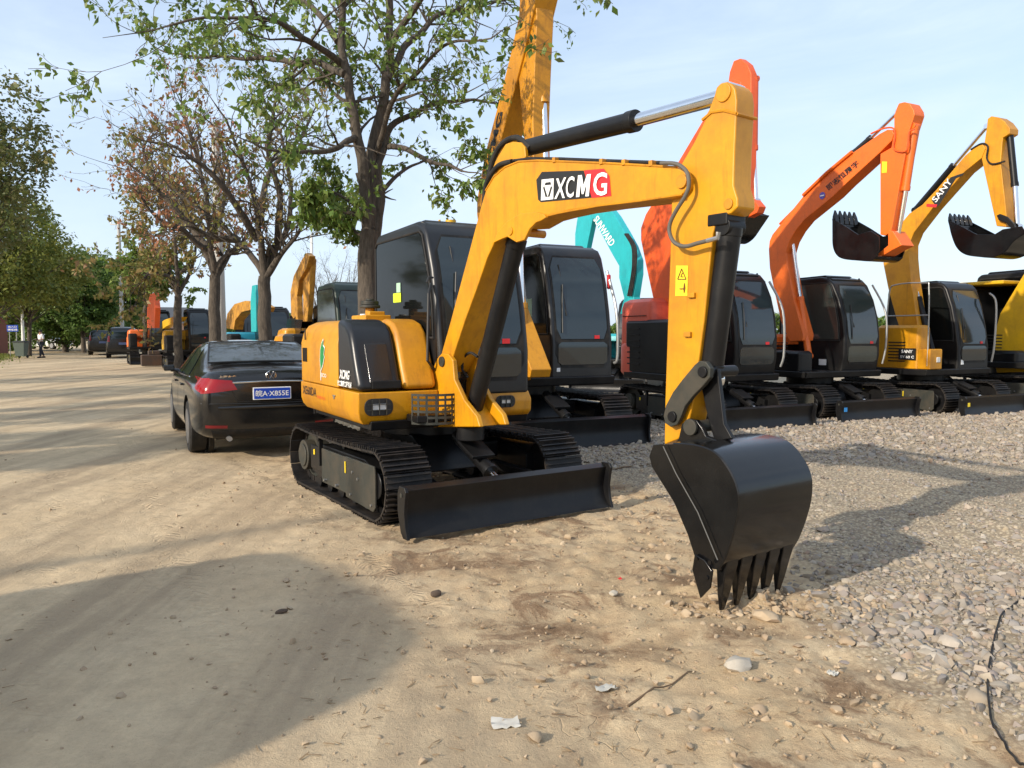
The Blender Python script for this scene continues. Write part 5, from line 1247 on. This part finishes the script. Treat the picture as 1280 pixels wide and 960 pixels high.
# ------------------------------------------------------------------ the walking person
def figure():
    D = 47.2; x = (52 - 640) / F * D
    root = empty('person', (x, D, 0), R(-28), 'person in white short-sleeved shirt and dark trousers walking up the lane, holding something dark', 'person')
    J = dict(pel=(0, 0, .93), sp=(0, -.01, 1.12), ch=(0, -.01, 1.32), nk=(0, -.005, 1.47), hd=(0, -.015, 1.56), ht=(0, -.02, 1.66),
             lh=(.09, 0, .90), lk=(.095, -.10, .50), la=(.09, -.12, .09), lt=(.09, -.26, .035), rh=(-.09, 0, .90), rk=(-.09, .03, .50), ra=(-.085, .20, .13), rt=(-.085, .09, .03),
             ls=(.18, -.005, 1.41), le=(.24, .02, 1.14), lw=(.15, -.22, 1.10), lf=(.10, -.30, 1.12), rs=(-.18, -.005, 1.41), re=(-.25, .03, 1.14), rw=(-.14, -.20, 1.10), rf=(-.08, -.29, 1.12))
    E_l = [('pel', 'sp'), ('sp', 'ch'), ('ch', 'nk'), ('nk', 'hd'), ('hd', 'ht'), ('pel', 'lh'), ('lh', 'lk'), ('lk', 'la'), ('la', 'lt'), ('pel', 'rh'), ('rh', 'rk'), ('rk', 'ra'), ('ra', 'rt'),
           ('ch', 'ls'), ('ls', 'le'), ('le', 'lw'), ('lw', 'lf'), ('ch', 'rs'), ('rs', 're'), ('re', 'rw'), ('rw', 'rf')]
    rad = dict(pel=.13, sp=.12, ch=.13, nk=.055, hd=.085, ht=.07, lh=.085, rh=.085, lk=.06, rk=.06, la=.04, ra=.04, lt=.035, rt=.035, ls=.06, rs=.06, le=.042, re=.042, lw=.028, rw=.028, lf=.03, rf=.03)
    def skin(name, keys, mat, grow=0.0, parent=None, rootk='pel'):
        ks = list(keys); me = bpy.data.meshes.new(name)
        me.from_pydata([J[k] for k in ks], [(ks.index(a), ks.index(b_)) for a, b_ in E_l if a in ks and b_ in ks], [])
        o = new_obj(name, me, parent or root, mat); o.modifiers.new('skin', 'SKIN'); 
        for i, k in enumerate(ks):
            sv = me.skin_vertices[0].data[i]; r_ = rad[k] + grow; sv.radius = (r_, r_ * (.78 if k in ('pel', 'sp', 'ch') else 1)); sv.use_root = (k == rootk)
        s_ = o.modifiers.new('sub', 'SUBSURF'); s_.levels = s_.render_levels = 2; return o
    SK = plain('skin', (.42, .24, .16), .6)
    bdy = skin('body', list(J), SK)
    skin('shirt', ['pel', 'sp', 'ch', 'ls', 'rs', 'le', 're'], plain('white shirt', (.68, .67, .70), .8), .022, None)
    skin('trousers', ['pel', 'lh', 'rh', 'lk', 'rk', 'la', 'ra'], plain('dark trousers', (.02, .022, .035), .8), .018, None)
    mb = MB(); mb.tube([(0, .01, 1.60), (0, -.005, 1.66), (0, -.01, 1.72), (0, -.01, 1.745)], [.088, .10, .075, .02], 14); mb.build('hair', plain('black hair', (.01, .01, .01), .7), root)
    for s in (-1, 1):
        mb = MB(); mb.tube([(s * .032, -.095, 1.60), (s * .032, -.108, 1.60)], [.012, .008], 8); mb.build('eye', BLKP, root)
        f = (s * .10, -.30, 1.12)
        for k in range(4):
            a = (f[0] - s * .02 + s * .0, f[1] - .02, f[2] + .03 - k * .02)
            mb = MB(); mb.tube([(f[0], f[1] + .02, a[2]), (a[0] - s * .02, a[1] - .03, a[2]), (a[0] - s * .05, a[1] - .03, a[2] - .005)], [.009, .009, .007], 6); mb.build('finger', SK, root)
        mb = MB(); mb.tube([(f[0], f[1] + .05, f[2] + .03), (f[0] - s * .02, f[1], f[2] + .055)], [.011, .009], 6); mb.build('thumb', SK, root)
        q = J['lt'] if s > 0 else J['rt']; mb = MB(); mb.loft([[(q[0] + dx * w_, q[1] + y, z) for dx, z in ((-1, 0), (1, 0), (1, h_), (-1, h_))] for y, w_, h_ in ((.19, .035, .09), (.05, .045, .09), (-.06, .045, .045))]); mb.build('shoe', BLKP, root, .015)
    mb = MB(); mb.loft([[(0, -.10, 1.575), (-.012, -.095, 1.555), (.012, -.095, 1.555)], [(0, -.125, 1.555), (-.008, -.11, 1.55), (.008, -.11, 1.55)]]); mb.build('nose', SK, root)
    return root, D, x
pr_, Dp, xp = figure()
mb = MB(); mb.box((0, 0, 0), (.30, .16, .05)); o = mb.build('folder', BLKP, bevel=.008); q = mat_of(pr_) @ Vector((0, -.33, 1.13)); o.location = q; o.rotation_euler = (0, 0, R(-28)); tag(o, 'dark folder held in both hands by the walking person', 'folder')
# ------------------------------------------------------------------ trees
def leaf_mat(name, cols, trans=.35):
    m, t, b = nt(name); gi = N(t, 'ShaderNodeNewGeometry').outputs['Random Per Island']; k = len(cols)
    cc = ramp(t, gi, [(i / (k - 1), c) for i, c in enumerate(cols)])
    t.links.new(cc, b.inputs['Base Color']); b.inputs['Roughness'].default_value = .55; b.inputs['Specular IOR Level'].default_value = .35
    tr_ = N(t, 'ShaderNodeBsdfTranslucent'); t.links.new(cc, tr_.inputs[0]); mx = N(t, 'ShaderNodeMixShader'); mx.inputs[0].default_value = trans
    t.links.new(b.outputs[0], mx.inputs[1]); t.links.new(tr_.outputs[0], mx.inputs[2]); t.links.new(mx.outputs[0], t.nodes['Material Output'].inputs[0]); return m
LG = leaf_mat('green leaves', [(0.105, 0.189, 0.033), (0.165, 0.246, 0.046), (0.075, 0.145, 0.026), (0.240, 0.290, 0.065), (0.135, 0.203, 0.039), (0.195, 0.232, 0.078)])
LB = leaf_mat('russet leaves', [(0.329, 0.132, 0.073), (0.405, 0.182, 0.084), (0.228, 0.121, 0.052), (0.455, 0.192, 0.115), (0.216, 0.172, 0.052), (0.354, 0.121, 0.084)])
LM = leaf_mat('mixed leaves', [(0.242, 0.210, 0.060), (0.154, 0.189, 0.040), (0.308, 0.200, 0.070), (0.198, 0.210, 0.050), (0.330, 0.168, 0.090)])
LO = leaf_mat('olive leaves', [(0.148, 0.185, 0.036), (0.209, 0.227, 0.042), (0.111, 0.156, 0.036), (0.246, 0.242, 0.048), (0.086, 0.127, 0.030)])
LD = leaf_mat('deep green leaves', [(0.085, 0.155, 0.030), (0.136, 0.217, 0.045), (0.060, 0.109, 0.027), (0.187, 0.264, 0.053)])
LR = leaf_mat('dry russet olive leaves', [(0.151, 0.155, 0.048), (0.108, 0.140, 0.036), (0.206, 0.183, 0.072), (0.086, 0.125, 0.036)])
m, t, b = nt('bark'); c = coords(t); mp_ = N(t, 'ShaderNodeMapping'); t.links.new(c, mp_.inputs[0]); mp_.inputs['Scale'].default_value = (9, 9, 2.2)
nb_ = nz(t, 3, 8, .7, mp_.outputs[0]); t.links.new(ramp(t, nb_, [(.3, (.035, .027, .02)), (.7, (.13, .105, .08))]), b.inputs['Base Color']); b.inputs['Roughness'].default_value = .95
bump(t, b, nb_, .9, .03); BARK = m
trng = random.Random(11)
class Tree:
    def __init__(s): s.tubes = MB(); s.leaf = []; s.dirs = []; s.segs = []
    def limb(s, pts, r0, r1, twigs=10, tl=1.0, start=.25, leaves=1.0, n=5, up=.25, seg=7):
        P = spline(pts, n); k = len(P); rs = [r0 + (r1 - r0) * i / (k - 1) for i in range(k)]
        P = [p + Vector((noise.noise(p * 2.3), noise.noise(p * 2.3 + Vector((9, 0, 0))), noise.noise(p * 2.3 + Vector((0, 9, 0))))) * min(.05, r0) for p in P]
        s.tubes.tube(P, rs, seg)
        for _ in range(twigs):
            q = start + (1 - start) * trng.random(); i = min(int(q * (k - 1)), k - 2); p = P[i]; tg = (P[i + 1] - P[i]).normalized()
            v = Vector((trng.gauss(0, 1), trng.gauss(0, 1), trng.gauss(0, .8))); v = (v - tg * v.dot(tg) * .5).normalized()
            d = (v * .8 + tg * .6 + Vector((0, 0, up))).normalized()
            s.twig(p, d, tl * trng.uniform(.5, 1.2), min(rs[i] * .5, .025), 2, leaves)
        s.twig(P[-1], (P[-1] - P[-2]).normalized(), tl * .8, r1 * .9, 2, leaves)
    def twig(s, p, d, L, r, depth, leaves):
        n = 4; pts = [p]; dd = d.copy()
        for i in range(n):
            dd = (dd + Vector((trng.gauss(0, .22), trng.gauss(0, .22), trng.gauss(.03, .2)))).normalized(); pts.append(pts[-1] + dd * L / n)
        s.tubes.tube(pts, [max(.003, r * (1 - .8 * i / n)) for i in range(n + 1)], 4, cap=False)
        if depth > 0:
            for _ in range(trng.choice((2, 3, 3))):
                i = trng.randint(1, n); v = Vector((trng.gauss(0, 1), trng.gauss(0, 1), trng.gauss(0, 1))).normalized()
                s.twig(pts[i], (dd + v * .9).normalized(), L * trng.uniform(.45, .7), r * .5, depth - 1, leaves)
        if depth <= 1:
            for i in range(1, n + 1):
                k = leaves * (1.6 if depth == 0 else .7); k = int(k) + (trng.random() < k % 1)
                for _ in range(k): s.leaf.append(pts[i] + Vector((trng.gauss(0, .035), trng.gauss(0, .035), trng.gauss(-.02, .03))))
def leaf_mesh(name, pts, size, droop=.6, seed=1, var=.35):
    g_ = np.random.default_rng(seed); P = np.array([tuple(p) for p in pts]); n = len(P)
    a = g_.uniform(0, 2 * np.pi, n); el = g_.normal(-droop, .5, n)
    d = np.stack([np.cos(a) * np.cos(el), np.sin(a) * np.cos(el), np.sin(el)], -1)
    r_ = g_.normal(size=(n, 3)); w_ = np.cross(d, r_); w_ /= np.linalg.norm(w_, axis=1)[:, None] + 1e-9; nn_ = np.cross(d, w_)
    L = size * (1 + var * g_.normal(size=n)).clip(.5, 1.8)[:, None]; W = L * .28
    v = np.stack([P, P + d * L * .45 + w_ * W + nn_ * L * .08, P + d * L, P + d * L * .45 - w_ * W + nn_ * L * .08], 1)
    f = np.arange(n * 4).reshape(n, 4); me = bpy.data.meshes.new(name); np_mesh(me, v.reshape(-1, 3), f); return me
def place_tree(T_, base, name, label, leafmat, size, group=None, droop=.6, seed=1, extra=None):
    root = empty(name, base, 0, label, 'tree', group); b0 = Vector(base)
    T_.tubes.v = [tuple(Vector(v) - b0) for v in T_.tubes.v]
    T_.tubes.build('trunk', BARK, root, ang=60)
    me = leaf_mesh('crown', [p - b0 for p in T_.leaf], size, droop, seed); new_obj('crown', me, root, leafmat)
    return root
ROWT = 'trees in the row between the lane and the machines'
# thick tree behind the front machine, limbs followed from the photograph, depth spread round the trunk
D0 = 10.6
def A3(*ps): return [at(px, py, D0 + dy) for px, py, dy in ps]
t1 = Tree()
base = gnd(462, 560); base = Vector((at(462, 400, D0).x, D0, 0))
t1.limb([base - Vector((0, 0, .1))] + A3((462, 400, 0), (461, 340, 0), (463, 290, 0)), .155, .12, 0, leaves=0, seg=14)
t1.limb(A3((463, 300, 0), (458, 262, -.05), (452, 200, -.1), (440, 130, -.1), (430, 60, 0), (425, -30, .1), (420, -140, .2)), .095, .03, 14, 1.0, .35, 1.2, seg=10)
t1.limb(A3((463, 300, 0), (464, 230, .1), (466, 172, .15), (484, 100, .2), (487, 30, .3), (488, -60, .3), (495, -160, .3)), .095, .03, 14, 1.0, .35, 1.2, seg=10)
t1.limb(A3((468, 300, .05), (475, 250, .1), (474, 200, .2), (490, 160, .4), (525, 138, .6), (570, 124, .9), (625, 128, 1.1)), .08, .014, 9, .7, .3, 1.0, seg=9)
t1.limb(A3((484, 183, .1), (505, 184, -.2), (530, 197, -.5), (555, 205, -.7), (580, 212, -.9)), .045, .015, 5, .5, .5, 1.6)
t1.limb(A3((478, 238, .1), (498, 222, .3), (515, 208, .5), (536, 201, .8)), .035, .012, 3, .5, .5, 1.2)
t1.limb(A3((445, 168, -.1), (432, 180, -.5), (405, 188, -.9), (375, 190, -1.3), (335, 190, -1.7)), .05, .014, 8, .8, .3, 1.1)
t1.limb(A3((430, 95, -.1), (402, 80, .3), (365, 78, .7), (325, 74, 1.1), (285, 72, 1.4), (250, 70, 1.7), (200, 62, 2.0)), .055, .012, 14, .8, .25, 1.5)
t1.limb(A3((428, 80, 0), (400, 60, -.4), (370, 42, -.8), (340, 28, -1.1), (290, 20, -1.4), (215, 30, -1.7)), .05, .012, 12, .9, .25, 1.4)
t1.limb(A3((425, 50, 0), (395, 15, .5), (350, -20, .9), (290, -40, 1.2), (220, -20, 1.4)), .05, .012, 10, .9, .25, 1.4)
t1.limb(A3((486, 100, .2), (505, 60, .5), (530, 35, .8), (560, 15, 1.0), (630, 0, 1.3), (700, -10, 1.5)), .06, .014, 14, .9, .25, 1.3)
t1.limb(A3((487, 60, .2), (510, 20, -.3), (545, -30, -.7), (600, -50, -1.1), (660, -40, -1.4)), .05, .014, 10, .9, .3, 1.3)
t1.limb(A3((470, 190, .1), (495, 120, -.4), (520, 90, -.8), (555, 60, -1.2), (600, 50, -1.6)), .04, .012, 10, .8, .3, 1.3)
t1.limb(A3((440, 130, -.1), (420, 120, .5), (400, 100, 1.0), (380, 110, 1.3)), .03, .012, 6, .7, .3, 1.6)
t1.limb(A3((460, 280, 0), (448, 260, -.3), (430, 246, -.5), (412, 236, -.6)), .03, .012, 10, .40, .4, 2.2, up=.1)
t1.limb(A3((460, 300, 0), (445, 290, .3), (428, 278, .4), (414, 268, .4)), .025, .012, 9, .40, .4, 2.2, up=0)
place_tree(t1, tuple(base), 'street_tree', 'thick green-leaved tree rising behind the front excavator bonnet', LG, .085, ROWT, .7, 3)
def tree_b(px, D, name, label, mat, limbs, size, seed, r=.135, leaves=1.0, tl=.9):
    """limbs: pixel paths from the fork, with depth offsets, all grown from a trunk standing at px"""
    t_ = Tree(); fork = limbs[0][0]
    b_ = Vector((at(px, 430, D).x, D, 0)); P3 = lambda *ps: [at(a, c_, D + e) for a, c_, e in ps]
    t_.limb([b_ - Vector((0, 0, .1)), at(px, 400, D), at(*fork[:2], D)], r, r * .8, 0, leaves=0, seg=12)
    for L in limbs: t_.limb(P3(*L), r * .55, .012, 16, tl, .25, leaves, seg=7)
    return place_tree(t_, tuple(b_), name, label, mat, size, ROWT, .7, seed)
tree_b(331, 15, 'street_tree', 'half-bare russet tree with two forking limbs, standing behind the black car', LM,
       [[(331, 345, 0), (318, 325, .2), (296, 300, .4), (262, 270, .6), (225, 245, .9), (185, 215, 1.1)], [(331, 345, 0), (325, 300, -.2), (318, 250, -.4), (300, 190, -.5), (270, 130, -.6)],
        [(331, 345, 0), (345, 310, .1), (360, 280, .3), (362, 230, .5), (350, 170, .6), (325, 130, .8)], [(333, 345, 0), (350, 320, -.2), (372, 290, -.4), (380, 262, -.7)], [(345, 310, .1), (350, 250, -.3), (335, 190, -.5), (345, 130, -.6), (365, 100, -.6)],
        [(320, 300, -.1), (280, 235, -.8), (230, 190, -1.2), (175, 175, -1.5)], [(325, 280, 0), (335, 220, .8), (375, 170, 1.2), (395, 130, 1.5)],
        [(300, 300, .4), (250, 290, .2), (200, 240, 0), (160, 205, -.2)]], .085, 5, .14, .42, .95)
tree_b(268, 18.5, 'street_tree', 'brown-leaved tree left of the half-bare one, pale pole behind it', LB,
       [[(268, 345, 0), (255, 310, .2), (235, 280, .5), (205, 240, .8), (175, 215, 1.0)], [(268, 345, 0), (262, 290, -.3), (255, 230, -.5), (235, 160, -.8), (225, 120, -.9)],
        [(270, 345, 0), (285, 320, .2), (305, 300, .4), (318, 270, .6)], [(265, 320, 0), (230, 290, -.5), (195, 270, -.9), (172, 240, -1.3)],
        [(265, 300, 0), (280, 250, .6), (285, 210, .9), (270, 170, 1.1)], [(262, 310, 0), (215, 260, .5), (180, 190, .6), (200, 165, .8)]], .10, 8, .15, .5, 1.0)
tree_b(222, 28, 'street_tree', 'slim pale green tree further back beside the mini excavators', LM,
       [[(222, 370, 0), (210, 340, .3), (195, 310, .6), (180, 280, .9)], [(222, 370, 0), (220, 320, -.3), (215, 280, -.5), (200, 250, -.7)], [(222, 370, 0), (238, 340, .2), (245, 300, .4), (240, 265, .6)],
        [(220, 350, 0), (190, 340, -.8), (178, 350, -1.2), (170, 355, -1.5)]], .16, 9, .16, 1.2, 1.4)
tree_b(181, 38, 'street_tree', 'small bright green tree over the orange mini excavator', LG,
       [[(183, 378, 0), (175, 360, .3), (168, 345, .6)], [(183, 378, 0), (184, 350, -.3), (190, 330, -.5)], [(183, 378, 0), (195, 365, .2), (205, 350, .4)]], .22, 10, .12, 2.4, 1.3)
# dense crowns on the left and at the far end
def dense(name, label, base, h, rad, mat, leafsize, n_cl, per, seed, trunk_r=.2, z0=None, group='dense trees along the left of the lane'):
    g_ = random.Random(seed); root = empty(name, base, 0, label, 'tree', group); z0 = z0 if z0 is not None else h * .3
    mb = MB(); top = Vector((g_.uniform(-.3, .3), g_.uniform(-.3, .3), h * .8))
    mb.tube(spline([(0, 0, -.1), (g_.uniform(-.1, .1), .05, h * .25), tuple(top * .65), tuple(top)], 4), [trunk_r * (1 - .065 * i) for i in range(13)], 9)
    pts = []; cz = (h + z0) / 2; rz = (h - z0) / 2
    for i in range(n_cl):
        while True:
            v = Vector((g_.uniform(-1, 1), g_.uniform(-1, 1), g_.uniform(-1, 1)))
            if .35 < v.length < 1: break
        bul = 1 + .28 * noise.noise(v.normalized() * 1.7 + Vector((seed, 0, 0)))
        c_ = Vector((v.x * rad * bul, v.y * rad * bul, cz + v.z * rz * bul))
        if i % 3 == 0:
            s_ = Vector((0, 0, max(z0 * .8, c_.z * .55))); mb.tube(spline([s_, (s_ + c_) / 2 + Vector((0, 0, -.1)), c_], 3), [trunk_r * .35, trunk_r * .3, trunk_r * .25, trunk_r * .2, trunk_r * .15, .02, .012], 5)
        cr_ = rad * g_.uniform(.16, .27)
        for _ in range(per):
            q = Vector((g_.gauss(0, 1), g_.gauss(0, 1), g_.gauss(0, .75))); pts.append(c_ + q.normalized() * cr_ * (g_.random() ** .45))
    mb.build('trunk', BARK, root, ang=60); new_obj('crown', leaf_mesh('crown', pts, leafsize, .4, seed), root, mat); return root
dense('roadside_tree', 'tall dusky-leaved tree leaning over the left edge of the picture', (-20.5, 28.5, 0), 11.3, 3.1, LR, .17, 130, 120, 21, .2, 4.6)
dense('roadside_tree', 'olive tree with a slim trunk, leftmost of those behind the sign', (-29.5, 43.5, 0), 9.5, 4.0, LO, .21, 150, 130, 22, .2, 2.6)
dense('roadside_tree', 'yellow-green tree just left of the short white post', (-31.8, 50.5, 0), 8.2, 3.6, LO, .22, 120, 120, 23, .16, 2.4)
dense('roadside_tree', 'deep green tree behind the walking person', (-35.5, 61, 0), 8.8, 4.2, LD, .26, 190, 120, 24, .25, .4)
dense('roadside_tree', 'deep green tree at the far end, left of the tall pole', (-36, 68, 0), 8.6, 3.6, LD, .30, 150, 110, 25, .25, .3)
dense('roadside_tree', 'rounded green tree above the scooter', (-33.2, 59.5, 0), 6.6, 2.3, LD, .24, 130, 110, 26, .2, 1.5)
dense('roadside_tree', 'big green tree furthest back behind the white car', (-43, 66, 0), 9.5, 5.0, LD, .30, 170, 120, 27, .3, .4)
# leafless trees behind the machines
for k, (px, D, hh) in enumerate(((405, 48, 6.3), (432, 50, 6.6), (418, 53, 5.8))):
    t_ = Tree(); b_ = Vector((at(px, 430, D).x, D, 0)); t_.limb([b_, b_ + Vector((0, 0, hh * .35))], .12, .09, 0, leaves=0)
    for j in range(6):
        a = trng.uniform(0, 6.28); q = trng.uniform(.8, 1.8); t_.limb([b_ + Vector((0, 0, hh * .33)), b_ + Vector((math.cos(a) * q * .5, math.sin(a) * q * .5, hh * .6)), b_ + Vector((math.cos(a) * q, math.sin(a) * q, hh * trng.uniform(.8, 1)))], .05, .012, 8, .9, .3, 0, up=.6, seg=4)
    root = empty('bare_tree', tuple(b_), 0, ('leafless tree right of the white post, ' + ('leftmost', 'rightmost', 'middle')[k] + ' of three'), 'tree', 'leafless trees behind the machines')
    t_.tubes.v = [tuple(Vector(v) - b_) for v in t_.tubes.v]; t_.tubes.build('trunk', BARK, root)
# trees left of the lane outside the frame: they cast the long shadows across it
for k, (x, y, h, r_) in enumerate(((-13.5, 4.5, 6.5, 2.0), (-15.8, 9.0, 7.0, 2.2), (-18.0, 14.5, 7.5, 2.4), (-21.0, 20.5, 8, 2.4))):
    dense('roadside_tree', ('roadside tree left of the lane outside the frame, ' + ('nearest', 'second', 'third', 'farthest')[k] + ' of its row'), (x, y, 0), h, r_, LO, .2, 60, 60, 40 + k, .17, 2.6)
# low scrub along the far field edge
g_ = random.Random(3); pts = []
for _ in range(26000):
    x = g_.uniform(-60, 140); d_ = 118 + 6 * noise.noise(Vector((x * .05, 0, 0)))
    hh = 3.6 + 2.2 * noise.noise(Vector((x * .11, 3, 0))) + 1.0 * noise.noise(Vector((x * .5, 7, 0)))
    pts.append(Vector((x, d_ + g_.uniform(-2, 2), g_.random() ** .6 * hh)))
o = new_obj('far_tree_belt', leaf_mesh('far_tree_belt', pts, .8, .2, 77), None, LD); tag(o, 'low belt of trees along the horizon behind the machines', kind='stuff')
# weeds and leaf litter at the foot of the left trees
pts = []
for _ in range(6000):
    q = g_.random(); x = -18.5 - 14 * q + g_.gauss(-1.2, .6); y = 26 + 26 * q + g_.gauss(0, .8); pts.append(Vector((x - .8, y, abs(g_.gauss(0, .05)))))
o = new_obj('verge_weeds', leaf_mesh('verge_weeds', pts, .09, -.6, 78), None, LO); tag(o, 'low weeds along the left edge of the lane', kind='stuff')
